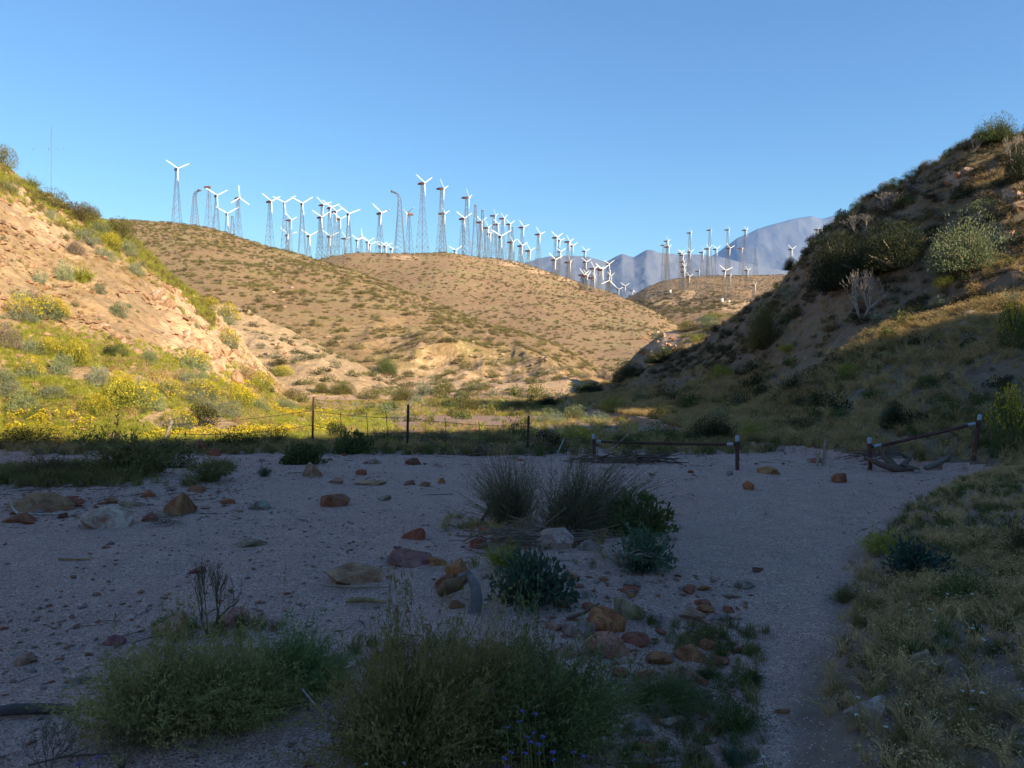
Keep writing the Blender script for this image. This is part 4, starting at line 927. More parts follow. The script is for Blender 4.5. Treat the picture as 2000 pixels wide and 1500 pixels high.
log(885, 1168, 56, 40, [(-.5, 0, .2), (-.2, 0, .55), (.2, .1, .7), (.5, .2, 1.1)], [.15, .28, .24, .12], (.20, .11, .055), 'dark brown rotten stump left of the bleached wood')
log(1745, 922, 110, 32, [(-.5, .1, .9), (-.25, 0, .5), (0, 0, .2), (.3, .1, .25), (.5, .2, .12)], [.03, .05, .065, .055, .03], (.17, .11, .08), 'gnarled dark driftwood at the foot of the tilted barrier', branches=[([(0, 0, .25), (-.1, .2, .8), (-.22, .3, 1.5)], [.05, .04, .02]), ([(.05, 0, .3), (.0, .4, .8), (.02, .5, 1.5)], [.05, .05, .03]), ([(.15, 0, .3), (.35, .3, .75), (.25, .4, 1.0)], [.06, .05, .02])])
log(1832, 916, 50, 26, [(-.5, 0, .05), (-.1, 0, .35), (.3, .1, .8), (.5, .2, 1)], [.09, .12, .09, .03], (.20, .16, .13), 'short grey log end right of the gnarled driftwood')
log(145, 1096, 60, 8, [(-.5, 0, .6), (-.42, 0, .5), (0, .05, .4), (.5, .1, .4)], [.05, .035, .035, .03], (.42, .24, .11), 'orange-brown stick lying alone on the sand')
log(90, 1004, 130, 30, [(-.5, -.1, .9), (-.45, -.2, .5), (-.35, -.25, .15), (0, -.3, .1), (.3, -.3, .12)], [.014, .016, .018, .016, .012], (.5, .42, .34), 'pale bent stick lying against the long low boulder')
log(952, 1030, 46, 60, [(-.3, 0, 1.0), (.1, 0, .85), (.0, 0, .5), (-.3, .1, .15)], [.03, .06, .1, .12], (.30, .20, .12), 'upright twisted root left of the twiggy bushes', branches=[([(-.3, .1, .15), (.1, 0, .1), (.5, 0, .12)], [.1, .07, .03])])
log(690, 1146, 150, 14, [(-.4, -.2, .5), (-.1, -.2, .25), (.2, -.2, .3), (.5, -.2, .25)], [.012, .016, .016, .008], TANW, 'long thin stick in front of the wide olive boulder')
log(715, 1182, 80, 18, [(-.5, 0, .4), (-.2, 0, .6), (.1, .1, .5), (.5, 0, .3)], [.04, .07, .06, .03], (.34, .22, .10), 'short rotten brown branch before the wide olive boulder')
log(1150, 1212, 110, 40, [(-.4, 0, .1), (-.1, 0, .35), (.2, .1, .8)], [.03, .035, .015], BRN, 'dark reddish branch poking from the debris by the leafy bush')
log(620, 1440, 110, 90, [(-.3, .2, 1.0), (0, .1, .6), (.3, 0, .2), (.25, 0, 0)], [.015, .02, .03, .03], (.45, .38, .36), 'pale forked dead branch between the two front bushes', branches=[([(.3, 0, .2), (.05, -.1, .25)], [.02, .01]), ([(.0, .1, .6), (.15, .2, .75)], [.014, .008])])
log(60, 1400, 150, 26, [(-.6, 0, .3), (-.2, 0, .55), (.2, .1, .5), (.6, .2, .35)], [.06, .08, .07, .03], (.10, .075, .07), 'dark half-buried log at the left margin behind the lower bush')
log(1310, 1360, 90, 110, [(-.1, .2, 1.2), (.15, 0, .5), (.2, 0, 0)], [.006, .009, .012], (.42, .36, .28), 'thin pale dead stalk leaning over the debris bar')
log(380, 915, 30, 50, [(.2, 0, 1), (-.1, 0, .4), (-.1, 0, 0)], [.02, .03, .04], (.36, .30, .28), 'pale snag beside the red rocks near the fence')
log(1090, 895, 30, 40, [(.4, 0, 1), (0, 0, .3), (-.2, 0, 0)], [.03, .04, .05], (.5, .47, .46), 'white forked stick standing left of the level barrier')
log(1200, 885, 60, 40, [(.5, 0, 1), (0, 0, .3), (-.4, 0, .1)], [.015, .02, .02], (.34, .30, .26), 'dry stick lying under the level barrier')
def brush_pile(px, py, w, h, n, col, lab, seed):
    p = hit(px, py); s = p.y / FPX; W, H = w * s, h * s; rg = np.random.default_rng(seed); mb = MB()
    a = rg.normal(size=n) * .5; c = np.stack([rg.normal(size=n) * .28 * W, rg.normal(size=n) * .15 * W, rg.random(n) * H], -1); L = W * (.15 + .25 * rg.random(n))
    d = np.stack([np.cos(a), np.sin(a) * .6, rg.normal(size=n) * .25], -1) * L[:, None]
    Pp = np.stack([c - d, c + np.array([0, 0, .03 * W]), c + d], 1); Pp[..., 2] = np.clip(Pp[..., 2], .004, None); mb.tubes(Pp, np.array([.006, .008, .004]) * max(W, .35), 4)
    o = obj('brush_pile', mb.mesh('brush_pile', 'bark'), None, (p.x, p.y + W * .1, p.z)); o.color = (*col, 1); tag(o, lab, 'brush', None)
brush_pile(322, 1028, 66, 22, 40, (.22, .17, .13), 'small pile of dry sticks below the pointed rock', 1)
brush_pile(1050, 1062, 190, 20, 90, (.24, .16, .11), 'mat of dry twigs over the pale boulder by the bushes', 2)
brush_pile(1240, 905, 160, 8, 50, (.16, .11, .08), 'low heap of dead twigs along the level barrier', 3)
brush_pile(1350, 1390, 130, 30, 50, (.22, .16, .12), 'tangle of dry stems at the end of the debris bar', 4)
brush_pile(960, 888, 170, 6, 40, (.20, .15, .11), 'driftline of twigs at the foot of the fence', 5)
brush_pile(1720, 900, 120, 14, 24, (.16, .11, .09), 'scattered dead stems behind the gnarled driftwood', 6)

# ---------------------------------------------------------------- plant prototypes
DOME = [dome_mesh(300 + i, 2400, .07, .5).mesh('foliage', 'leaf') for i in range(5)]
FLOW = [flower_mesh(320 + i, 190, .05, (.35, 0, .2)).mesh('flowers', 'petal') for i in range(3)]
SMALL = [dome_mesh(340 + i, 420, .15, .5, .5, .3, 16).mesh('foliage', 'leaf') for i in range(5)]
BIG = [dome_mesh(360 + i, 15000, .040, .5, .5, .36, 60, .25).mesh('foliage', 'leaf') for i in range(4)]
WISP = [twig_mesh(380 + i, 240, 5, .9, 7, .09, (.06, 0), .016, .35).mesh('foliage', 'leaf') for i in range(4)]
LEAFY = [dome_mesh(400 + i, 2400, .135, .6, .6, .42, 40, .3).mesh('foliage', 'leaf') for i in range(3)]
TWIG = [twig_mesh(420 + i, 1100, 7, .75, 7, .03, (-.15 + .4 * i, 0), .0075, .3, .05, .35).mesh('foliage', 'leaf') for i in range(2)]
DEAD = [dead_mesh(440 + i).mesh('branches', 'bark') for i in range(4)]
FRONT = [twig_mesh(460 + i, 1500, 7, .95, 14, .042, ((.18, .02, .06)[i], 0), .0065, .36, .25, .3).mesh('foliage', 'leaf') for i in range(3)]
LIMB = []
for i in range(3):
    rg = np.random.default_rng(480 + i); mb = MB(); n = 16; d = hemi(rg, n, .1); t = np.linspace(0, 1, 5)[None, :, None]
    Pp = d[:, None] * t * .85; Pp[:, :, :2] *= t ** .3; Pp += rg.normal(size=Pp.shape) * .03 * t; mb.tubes(Pp, np.array([.05, .04, .03, .02, .008]), 5); LIMB.append(mb.mesh('limbs', 'bark'))
GT = [grass_mesh(500 + i, 34, .25).mesh('tuft', 'grass_yellow') for i in range(3)]
def remat(mes, mat, nm):
    out = []
    for me in mes:
        c = me.copy(); c.materials.clear(); c.materials.append(MATS[mat]); c.name = nm; out.append(c)
    return out
GS = remat([grass_mesh(510 + i, 40, .2, .03, True).mesh('tuft', 'straw') for i in range(3)], 'straw', 'tuft')
GG = remat(GT, 'grass_green', 'tuft'); GO = remat(GT, 'grass_olive', 'tuft')
PC = {'grey': (.23, .25, .17), 'sage': (.20, .235, .13), 'green': (.095, .125, .04), 'dark': (.036, .046, .02), 'olive': (.17, .155, .055), 'yellow': (.27, .27, .05), 'purple': (.21, .165, .14), 'straw': (.42, .30, .17), 'teal': (.085, .13, .085), 'brown': (.15, .115, .06)}  # 'dark' is a deep leaf green with the bushes' shadow painted in
YEL = (.60, .46, .03)
def plant(name, kind, px, py, w, h, col, lab, cat='shrub', grp=None, k=0, flowers=0, back=.3, p=None, stems=None):
    p = p if p is not None else hit(px, py)
    if p is None: return None
    s = p.y / FPX; W, H = w * s, h * s
    y = p.y + W * back; x = p.x * y / p.y; z = float(ground_z(x, y))
    z = min(z, p.z + .6 * H)
    rg = random.Random(px * 31 + py + k); root = empty(name, (x, y, z - .03 * H), rg.uniform(-.6, .6)); tag(root, lab, cat, grp)
    H2 = H + max(0, (p.z - z)) * .5
    sc = (W / 2, W / 2 * .85, H2)
    lib = {'dome': DOME, 'small': SMALL, 'big': BIG, 'wisp': WISP, 'leafy': LEAFY, 'twig': TWIG, 'front': FRONT, 'dead': DEAD}[kind]
    o = obj('branches' if kind == 'dead' else 'foliage', lib[(px + py + k) % len(lib)], root, None, None, sc); v = rg.uniform(.88, 1.12); c = PC[col] if isinstance(col, str) else col; o.color = (*[q * v for q in c], 1)
    if flowers:
        f = obj('flowers', FLOW[(px + k) % 3], root, None, (0, 0, rg.uniform(-.5, .5) - root.rotation_euler.z), sc); f.color = (*YEL, 1)
    if kind in ('big', 'leafy') or stems:
        b = obj('limbs', LIMB[(px + k) % 3], root, None, None, sc); b.color = (*(stems or (.20, .15, .11)), 1)
    return root

# ---------------------------------------------------------------- left slope: brittlebush and other shrubs
LS = 'shrubs of the sunlit near slope'
for k, (px, py, w, h, c, fl, lab) in enumerate([
 (42, 632, 66, 40, 'grey', 1, 'wide flowering brittlebush at the left margin, below the crumbly rock'), (92, 638, 62, 36, 'sage', 1, 'paired grey-green brittlebush with yellow crown, right of the margin one'), (118, 636, 34, 30, 'sage', 1, 'small yellow-fringed brittlebush at the end of the upper row'),
 (92, 700, 52, 26, 'yellow', 1, 'bright yellow flowering mound under the dry grassy strip'), (150, 722, 46, 40, 'yellow', 1, 'yellow-edged mound at the tip of the upper flower band'), (124, 738, 40, 36, 'sage', 0, 'grey-green clump between the two upper flower mounds'), (66, 700, 44, 26, 'grey', 0, 'greyish low clump left of the bright yellow mound'),
 (195, 764, 48, 34, 'grey', 0, 'dark-sided sage clump beside the middle flower band'), (232, 770, 46, 30, 'yellow', 1, 'yellow mound between two sage clumps, mid slope'), (256, 812, 92, 46, 'yellow', 1, 'largest yellow flower mound low on the slope'), (188, 822, 52, 34, 'yellow', 1, 'orange-yellow mound left of the largest one'), (290, 808, 54, 36, 'sage', 0, 'sage clump touching the largest yellow mound'),
 (276, 772, 26, 34, 'grey', 0, 'upright grey clump above the largest yellow mound'), (292, 716, 38, 24, 'sage', 0, 'small sage clump under the red-stained rock'), (376, 724, 58, 32, 'sage', 1, 'yellow-topped sage clump below the bare rock face'), (372, 758, 60, 26, 'grey', 0, 'low grey clump below the bare rock face'), (392, 786, 64, 30, 'sage', 1, 'flowering mound at the centre of the lower band'), (386, 800, 56, 28, 'grey', 0, 'sage clump under the central flowering mound'),
 (466, 800, 56, 34, 'yellow', 1, 'yellow mound right of the central flowering one'), (438, 818, 64, 34, 'grey', 0, 'grey mound at the shadow edge near the fence'), (46, 818, 54, 38, 'sage', 0, 'round sage bush just above the shadow edge at the left'), (12, 768, 42, 34, 'sage', 0, 'sage bush cut by the left margin, mid slope'), (20, 785, 40, 28, 'grey', 0, 'greyer bush under the one at the left margin'), (104, 790, 50, 22, 'grey', 0, 'flat grey clump in the lower bare patch'),
 (350, 846, 56, 32, 'sage', 1, 'flowering clump right of the tilted post'), (398, 838, 70, 36, 'dark', 0, 'dark clump straddling the shadow edge behind the tilted post'), (232, 700, 34, 22, 'green', 0, 'bright green little clump beside a darker one'), (213, 703, 24, 22, 'dark', 0, 'dark round little bush on bare soil, mid slope'), (76, 556, 30, 22, 'grey', 0, 'round grey bush alone on crumbly rock'), (124, 556, 34, 32, 'sage', 0, 'sage bush left of the yellow-green grassy mound'),
 (160, 562, 52, 36, 'yellow', 0, 'yellow-green grassy mound on the upper slope'), (235, 626, 36, 26, 'sage', 0, 'sage clump at the left foot of the bare rock face'), (196, 578, 24, 18, 'grey', 0, 'grey bush at the top left of the bare rock face'), (266, 544, 32, 22, 'grey', 0, 'grey bush near the top of the rock face'), (445, 638, 40, 32, 'sage', 1, 'yellow-crowned bush on the far skyline of the slope'), (410, 612, 34, 20, 'yellow', 1, 'low yellow bush just above the yellow-crowned one on the skyline'),
 (446, 692, 40, 30, 'sage', 1, 'yellow-crowned bush on the rock below the skyline'), (505, 768, 50, 26, 'yellow', 1, 'yellow mound under the tan fan of dry grass'), (522, 768, 28, 20, 'dark', 0, 'dark little bush right of the dry grass fan'), (508, 806, 40, 24, 'sage', 0, 'sage clump behind the top fence wire'), (570, 782, 26, 18, 'brown', 0, 'brown little bush near the slope foot by the fence'), (552, 738, 36, 16, 'yellow', 1, 'yellow strip of flowers at the slope end'),
 (10, 340, 44, 36, 'olive', 0, 'olive bush on the skyline at the left margin'), (18, 376, 44, 22, 'sage', 0, 'sage bush under the skyline at the left margin'), (60, 378, 40, 30, 'yellow', 0, 'yellow-green bush on the upper skyline'), (98, 412, 60, 30, 'olive', 0, 'wide olive bush below the skyline grass'), (100, 430, 30, 16, 'grey', 0, 'small grey bush under the wide olive one'), (158, 446, 66, 30, 'brown', 0, 'dark brown mound in the skyline thicket'),
 (172, 424, 50, 26, 'olive', 0, 'olive bush on the skyline thicket'), (236, 476, 64, 36, 'olive', 0, 'rounded olive dome at the end of the skyline thicket'), (216, 490, 40, 24, 'yellow', 1, 'yellow-flecked bush under the rounded olive dome'), (250, 506, 40, 24, 'grey', 0, 'grey bush hanging below the rounded olive dome'), (170, 486, 50, 26, 'grey', 0, 'wide grey bush under the skyline thicket'), (148, 502, 36, 24, 'purple', 0, 'purplish dry bush on the upper slope'), (204, 508, 46, 20, 'grey', 0, 'flat grey bush between purplish bush and outcrop'), (196, 466, 40, 26, 'sage', 0, 'sage bush in the middle of the skyline thicket'),
 (18, 690, 46, 40, 'purple', 0, 'dry pinkish-grey bush at the left margin'), (38, 600, 40, 22, 'grey', 0, 'grey dry bush above the upper flowering row'), (66, 600, 36, 22, 'purple', 0, 'purple-grey bush above the paired brittlebush'), (60, 745, 44, 34, 'sage', 1, 'flowering clump left of the grey-green clump'), (560, 806, 44, 22, 'sage', 0, 'sage clump before the first fence post'), (330, 776, 50, 24, 'sage', 1, 'yellow-flecked clump left of the central flowering mound')]):
    plant('brittlebush' if c in ('grey', 'sage', 'yellow') else 'shrub', 'dome' if c != 'yellow' or fl else 'wisp', px, py, w * 1.2, h * 1.25, c, lab, 'shrub', LS, k, fl)
plant('dry_grass_fan', 'wisp', 478, 752, 52, 40, 'straw', 'tan fan of dry grass against the rock end of the slope', 'grass clump')
rng = np.random.default_rng(21)
def free_scatter(n, box, kinds, lab, grp, wmin, wmax, name='shrub', own=None, dmin=0):
    c = 0
    for q in range(n * 6):
        if c >= n: break
        px = box[0] + (box[2] - box[0]) * rng.random(); py = box[1] + (box[3] - box[1]) * rng.random()
        p = hit(px, py)
        if p is None or p.y < dmin: continue
        if own is not None and int(owner(np.array(p.x), np.array(p.y))) not in own: continue
        w = wmin + (wmax - wmin) * rng.random() ** 1.6; col, fl = kinds[rng.integers(0, len(kinds))]
        nm = {'grey': 'greyish', 'sage': 'sage-green', 'purple': 'purplish dry', 'olive': 'olive', 'green': 'green', 'yellow': 'yellow-green', 'dark': 'dark green', 'brown': 'brownish', 'teal': 'blue-green', 'straw': 'straw-coloured'}[col]
        plant(name, 'small', int(px), int(py), w, w * (.5 + .25 * rng.random()), col, lab.format(nm), 'shrub', grp + ', ' + nm, q, 0, .2, p); c += 1
free_scatter(46, (0, 400, 560, 780), [('grey', 0), ('sage', 0), ('purple', 0), ('olive', 0)], 'little {} tuft bush scattered on the sunlit near slope', 'little bushes of the near slope', 9, 24, own=(1,))
# grass and flowers on the left slope (uncountable)
def mask_pts(n, d0, d1, px0, px1, f):
    P = sample_view(rng, n, d0, d1, px0, px1); u, v = pix(P); return P[rng.random(n) < f(u, v, P)]
low = lambda u, v: np.clip((v - (600 + .23 * u)) / 60, 0, 1)
P = mask_pts(60000, 20.5, 42, -60, 760, lambda u, v, P: low(u, v) * np.clip(vnoise(P[:, 0] * .55, P[:, 1] * .55, 3) * 2.6 - .6, 0, 1) * (1 - np.exp(-((u - 330) / 70) ** 2 - ((v - 740) / 25) ** 2)))
scatter('green_gold_grass', GT, P, .09 + .16 * rng.random(len(P)), tilt=.15)
P = mask_pts(9000, 21, 50, -60, 620, lambda u, v, P: np.clip(vnoise(P[:, 0] * .4 + 9, P[:, 1] * .4, 8) * 2.4 - 1.1, 0, 1) * (.25 + .75 * low(u, v)))
scatter('dry_grass_slope', GS, P, .14 + .2 * rng.random(len(P)), tilt=.15)
P = mask_pts(12000, 36, 52, -60, 420, lambda u, v, P: np.exp(-((v - np.interp(u, [0, 130, 260, 420], [345, 415, 480, 620])) / 26) ** 2) * np.clip(vnoise(P[:, 0] * .5, P[:, 1] * .5, 30) * 2.4 - .5, 0, 1))
scatter('skyline_grass', GT + GO, P, .25 + .3 * rng.random(len(P)), tilt=.12)
# tall yellow flower swathes
FS = flower_mesh(333, 26, .16).mesh('flower_heads', 'petal')
P = mask_pts(5000, 21, 40, -60, 700, lambda u, v, P: low(u, v) * np.clip((690 - u) / 160, 0, 1) * np.clip(vnoise(P[:, 0] * .45 + 3, P[:, 1] * .45 + 8, 51) * 3.2 - 2.1, 0, .4))
scatter('yellow_flowers', [FS], P + np.array([0, 0, .05]), .16 + .14 * rng.random(len(P)), color=YEL)

# ---------------------------------------------------------------- foot of the fence, wash floor beyond
for k, (px, py, w, h, kind, c, fl, lab) in enumerate([
 (255, 938, 240, 105, 'wisp', 'olive', 0, 'broad dark wispy bush in the shade below the flowering slope'), (95, 938, 150, 62, 'wisp', 'brown', 0, 'low brownish wispy bush at the left end of the dark row'), (408, 946, 115, 58, 'wisp', 'olive', 0, 'leaning wispy bush at the right end of the dark row'), (330, 915, 120, 60, 'dome', 'dark', 0, 'dark dense bush behind the wispy row'), (60, 878, 150, 44, 'dome', 'dark', 1, 'dark green bush with dim yellow flowers at the left margin'),
 (185, 880, 130, 46, 'dome', 'green', 0, 'green bush in the shade, behind the broad wispy bush'), (516, 932, 36, 28, 'wisp', 'teal', 0, 'tiny blue-green plant alone on the sand'), (592, 908, 92, 48, 'leafy', 'green', 0, 'round green bush left of the blocky rock'), (692, 888, 82, 52, 'leafy', 'green', 0, 'green bush between the first two fence posts'), (660, 862, 60, 40, 'dome', 'dark', 0, 'dark bush with upright tip behind the fence wires'),
 (455, 880, 110, 46, 'dome', 'dark', 0, 'dark bush mass left of the first fence post'), (540, 872, 80, 46, 'wisp', 'olive', 0, 'olive wispy bush at the first fence post'), (750, 870, 90, 36, 'wisp', 'brown', 0, 'brown brush left of the second fence post'), (860, 872, 110, 34, 'wisp', 'brown', 0, 'brown brush right of the second fence post'), (960, 872, 90, 36, 'wisp', 'olive', 0, 'olive brush left of the third fence post'), (1008, 862, 66, 56, 'dome', 'green', 0, 'green bush behind the third fence post'),
 (1075, 880, 84, 40, 'dome', 'dark', 0, 'dark bush right of the third fence post'), (1120, 868, 90, 34, 'dome', 'yellow', 1, 'dim yellow-green bush behind the level barrier'), (1215, 878, 70, 30, 'leafy', 'green', 0, 'dark green clump under the level barrier rail'), (1290, 870, 110, 44, 'dome', 'green', 0, 'green mound behind the level barrier'), (1395, 868, 118, 64, 'big', 'dark', 0, 'dark rounded bush with grey dead stems behind the barrier'), (1475, 862, 70, 40, 'dome', 'yellow', 0, 'dim yellow bush right of the dark rounded bush'),
 (755, 732, 48, 32, 'big', 'green', 0, 'green round bush at the foot of the rocky spur'), (829, 776, 56, 36, 'wisp', 'grey', 0, 'grey wispy bush behind the creosote'), (792, 786, 72, 32, 'big', 'olive', 0, 'olive creosote bush in the sunlit wash'), (668, 772, 62, 28, 'big', 'olive', 0, 'olive creosote bush left of the rocky spur foot'), (630, 770, 40, 22, 'big', 'olive', 0, 'smaller olive creosote at the slope end'), (720, 782, 50, 22, 'dome', 'olive', 0, 'flat olive bush between two creosotes'),
 (918, 806, 66, 38, 'big', 'olive', 0, 'olive creosote under the pale cliff'), (966, 806, 50, 26, 'big', 'olive', 0, 'lower creosote right of the one under the cliff'), (1010, 800, 56, 26, 'big', 'olive', 0, 'olive bush where the wash turns'), (1070, 795, 60, 30, 'big', 'dark', 0, 'dark bush at the tip of the shaded slope'), (758, 800, 30, 14, 'dome', 'sage', 0, 'sage bush in the open sunlit wash'), (880, 770, 30, 16, 'dome', 'olive', 0, 'olive bush at the foot of the pale cliff'),
 (1070, 826, 70, 28, 'dome', 'sage', 0, 'sunlit sage mound past the third fence post'), (1125, 818, 60, 30, 'dome', 'sage', 0, 'second sunlit sage mound past the fence'), (1200, 806, 60, 32, 'dome', 'yellow', 0, 'yellow-green sunlit mound at the shade edge'), (1165, 828, 60, 24, 'dome', 'sage', 0, 'low sage mound in front of the sunlit pair'), (1250, 788, 40, 22, 'dome', 'sage', 0, 'sunlit sage tuft under the small dead shrub')]):
    plant('shrub', kind, px, py, w, h, c, lab, 'shrub', None, k, fl)
P = mask_pts(16000, 18.5, 100, 250, 1250, lambda u, v, P: np.clip(vnoise(P[:, 0] * .25, P[:, 1] * .25, 77) * 2.2 - .4, 0, 1) * (v > 760))
scatter('wash_grass', GT + GO + GS, P, .14 + .22 * rng.random(len(P)), tilt=.12)
P = mask_pts(4200, 17.3, 24, 0, 1600, lambda u, v, P: np.clip(vnoise(P[:, 0] * .5, P[:, 1] * .5, 78) * 2 - .35, 0, 1))
scatter('fence_line_grass', GO + GS + GG, P, .14 + .22 * rng.random(len(P)), tilt=.15)
P = mask_pts(2600, 11.6, 15.5, -60, 520, lambda u, v, P: np.clip(vnoise(P[:, 0] * .8, P[:, 1] * .8, 79) * 2.4 - 1.0, 0, .8) * np.clip((500 - u) / 150, 0, 1))
scatter('shade_grass', GO, P, .12 + .2 * rng.random(len(P)), tilt=.2)

# ---------------------------------------------------------------- right slope
RS = 'shrubs of the shaded slope'
for k, (px, py, w, h, kind, c, fl, lab) in enumerate([
 (1888, 556, 168, 132, 'big', 'sage', 0, 'large rounded grey-green bush catching sun on the shaded slope'), (1497, 688, 96, 98, 'big', 'olive', 0, 'rounded olive bush catching sun on the lower shaded slope'), (1635, 596, 130, 128, 'big', 'dark', 0, 'shadow-darkened tall green bush left of the white dead shrub'), (1750, 560, 150, 108, 'big', 'dark', 0, 'shadow-darkened green bush between dead shrub and large rounded bush'),
 (1692, 572, 120, 104, 'big', 'dark', 0, 'shadow-darkened green bush filling the gap behind the white dead shrub'), (1945, 306, 96, 62, 'big', 'green', 0, 'dense green bush on top of the right skyline'), (1995, 372, 70, 80, 'big', 'dark', 0, 'dark bush at the right margin below the skyline'), (1545, 530, 34, 26, 'big', 'dark', 0, 'dark bush on the slope edge against the far hill'), (1785, 352, 50, 22, 'dome', 'olive', 0, 'olive bush on the skyline, upper shaded slope'), (1750, 372, 40, 18, 'dome', 'yellow', 0, 'yellowish bush on the skyline below the olive one'), (1872, 298, 34, 16, 'dome', 'olive', 0, 'little olive bush on the skyline near the top'),
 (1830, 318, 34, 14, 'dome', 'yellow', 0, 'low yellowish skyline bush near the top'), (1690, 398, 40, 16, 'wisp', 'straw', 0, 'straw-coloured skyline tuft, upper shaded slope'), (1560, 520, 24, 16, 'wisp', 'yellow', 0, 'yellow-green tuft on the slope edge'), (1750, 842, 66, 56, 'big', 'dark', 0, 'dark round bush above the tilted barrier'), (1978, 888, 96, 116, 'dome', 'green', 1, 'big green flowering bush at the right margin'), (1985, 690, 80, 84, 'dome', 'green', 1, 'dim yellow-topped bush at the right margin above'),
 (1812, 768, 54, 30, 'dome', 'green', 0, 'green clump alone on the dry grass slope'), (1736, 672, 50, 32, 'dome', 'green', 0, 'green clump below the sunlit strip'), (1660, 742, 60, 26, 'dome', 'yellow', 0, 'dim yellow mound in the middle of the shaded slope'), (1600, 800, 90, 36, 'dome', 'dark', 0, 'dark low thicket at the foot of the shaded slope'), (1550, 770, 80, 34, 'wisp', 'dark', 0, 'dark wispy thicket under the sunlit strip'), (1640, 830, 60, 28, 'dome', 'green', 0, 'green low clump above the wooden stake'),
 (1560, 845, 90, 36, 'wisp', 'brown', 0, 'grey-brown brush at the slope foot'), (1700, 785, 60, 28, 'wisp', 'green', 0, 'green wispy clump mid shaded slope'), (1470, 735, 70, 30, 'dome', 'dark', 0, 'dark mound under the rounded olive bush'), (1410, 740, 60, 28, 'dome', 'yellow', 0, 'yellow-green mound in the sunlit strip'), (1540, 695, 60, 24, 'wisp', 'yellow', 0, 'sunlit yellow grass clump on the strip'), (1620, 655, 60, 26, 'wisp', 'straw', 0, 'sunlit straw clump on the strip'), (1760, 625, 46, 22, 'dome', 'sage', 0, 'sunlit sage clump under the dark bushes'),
 (1850, 572, 60, 24, 'dome', 'yellow', 0, 'yellow-green clump under the large rounded bush'), (1930, 420, 90, 24, 'dome', 'sage', 0, 'flat sage clump above the large rounded bush'), (1890, 400, 70, 26, 'dome', 'dark', 0, 'dark flat clump in the upper slope gully'), (1230, 742, 80, 46, 'big', 'dark', 0, 'shadow-darkened green bush in the deep shade of the slope tip'), (1290, 712, 70, 40, 'big', 'dark', 0, 'second shadow-darkened green bush climbing the slope tip'), (1150, 772, 70, 30, 'big', 'dark', 0, 'dark bush lowest on the slope tip'),
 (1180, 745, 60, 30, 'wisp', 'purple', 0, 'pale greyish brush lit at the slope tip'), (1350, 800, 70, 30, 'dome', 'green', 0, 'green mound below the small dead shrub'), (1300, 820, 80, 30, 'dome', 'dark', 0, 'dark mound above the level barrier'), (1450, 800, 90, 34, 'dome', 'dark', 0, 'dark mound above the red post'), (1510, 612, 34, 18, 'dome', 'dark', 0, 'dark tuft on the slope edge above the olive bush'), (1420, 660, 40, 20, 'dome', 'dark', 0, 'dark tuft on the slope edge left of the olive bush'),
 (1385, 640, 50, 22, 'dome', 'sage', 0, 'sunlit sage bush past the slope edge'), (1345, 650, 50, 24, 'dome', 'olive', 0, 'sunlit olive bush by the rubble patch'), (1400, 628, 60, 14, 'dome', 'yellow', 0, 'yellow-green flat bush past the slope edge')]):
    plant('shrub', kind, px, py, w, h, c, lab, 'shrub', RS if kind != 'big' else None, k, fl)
for k, (px, py, w, h, lab) in enumerate([(1682, 572, 84, 78, 'white dead branching shrub in front of the shadow-darkened green bushes'), (1735, 428, 76, 46, 'grey dead shrub high on the shaded slope'), (1678, 470, 84, 50, 'grey dead shrub lower left of the high one'), (1628, 486, 56, 34, 'dead shrub on the slope edge against the mountain'), (1312, 772, 66, 44, 'small pale dead shrub at the end of the sunlit strip'), (1985, 312, 60, 60, 'white dead branches beside the skyline bush'), (1902, 300, 30, 40, 'thin dead branches left of the skyline bush'), (480, 614, 26, 20, 'small black dead stump on the brushy hillside')]):
    r_ = plant('dead_shrub', 'dead', px, py, w, h * .9, (.46, .39, .33) if k < 7 else (.06, .04, .03), lab, 'dead shrub', None, k, 0, (-.9, .3, .3, .3, .1, -.5, 0, .3)[k])
for k, (px, dy, w) in enumerate([(1960, 4, 50), (1915, 8, 34), (1852, 6, 30), (1812, 6, 36), (1765, 6, 30), (1728, 6, 34), (1705, 6, 26), (1672, 8, 30), (1645, 8, 36), (1618, 8, 28), (1592, 10, 30), (1575, 8, 24), (1520, 10, 28), (1500, 8, 24), (1462, 10, 30), (1440, 8, 24), (1400, 8, 30), (1360, 8, 28), (1330, 8, 26), (1275, 8, 34), (1215, 8, 36)]):
    sky_y = np.interp(px, [1200, 1300, 1380, 1440, 1480, 1530, 1570, 1600, 1660, 1720, 1800, 1870, 1900, 2000], [737, 692, 656, 621, 592, 547, 503, 462, 413, 373, 328, 294, 276, 245])
    plant('shrub', 'dome', px, int(sky_y + dy), w, w * .55, ['olive', 'dark', 'yellow', 'brown', 'dark'][k % 5], 'low bush breaking the skyline edge of the shaded slope, ' + ORD[k] + ' from the top', 'shrub', 'skyline bushes of the shaded slope', k)
free_scatter(90, (580, 768, 1150, 832), [('olive', 0), ('sage', 0), ('olive', 0), ('green', 0), ('grey', 0)], '{} bush scattered over the sunlit wash floor', 'bushes of the wash floor', 16, 46, own=(0, 1), dmin=24)
free_scatter(120, (1250, 400, 2000, 860), [('dark', 0), ('green', 0), ('olive', 0), ('grey', 0), ('brown', 0)], '{} tuft bush scattered over the shaded slope', 'tuft bushes of the shaded slope', 14, 60, own=(6,))
def rs_ok(P):
    sl = np.hypot(ground_z(P[:, 0] + .6, P[:, 1]) - ground_z(P[:, 0] - .6, P[:, 1]), ground_z(P[:, 0], P[:, 1] + .6) - ground_z(P[:, 0], P[:, 1] - .6)) / 1.2
    return (owner(P[:, 0], P[:, 1]) == 6) * np.clip(1.0 - (sl - .5) * 2.6, .10, 1)
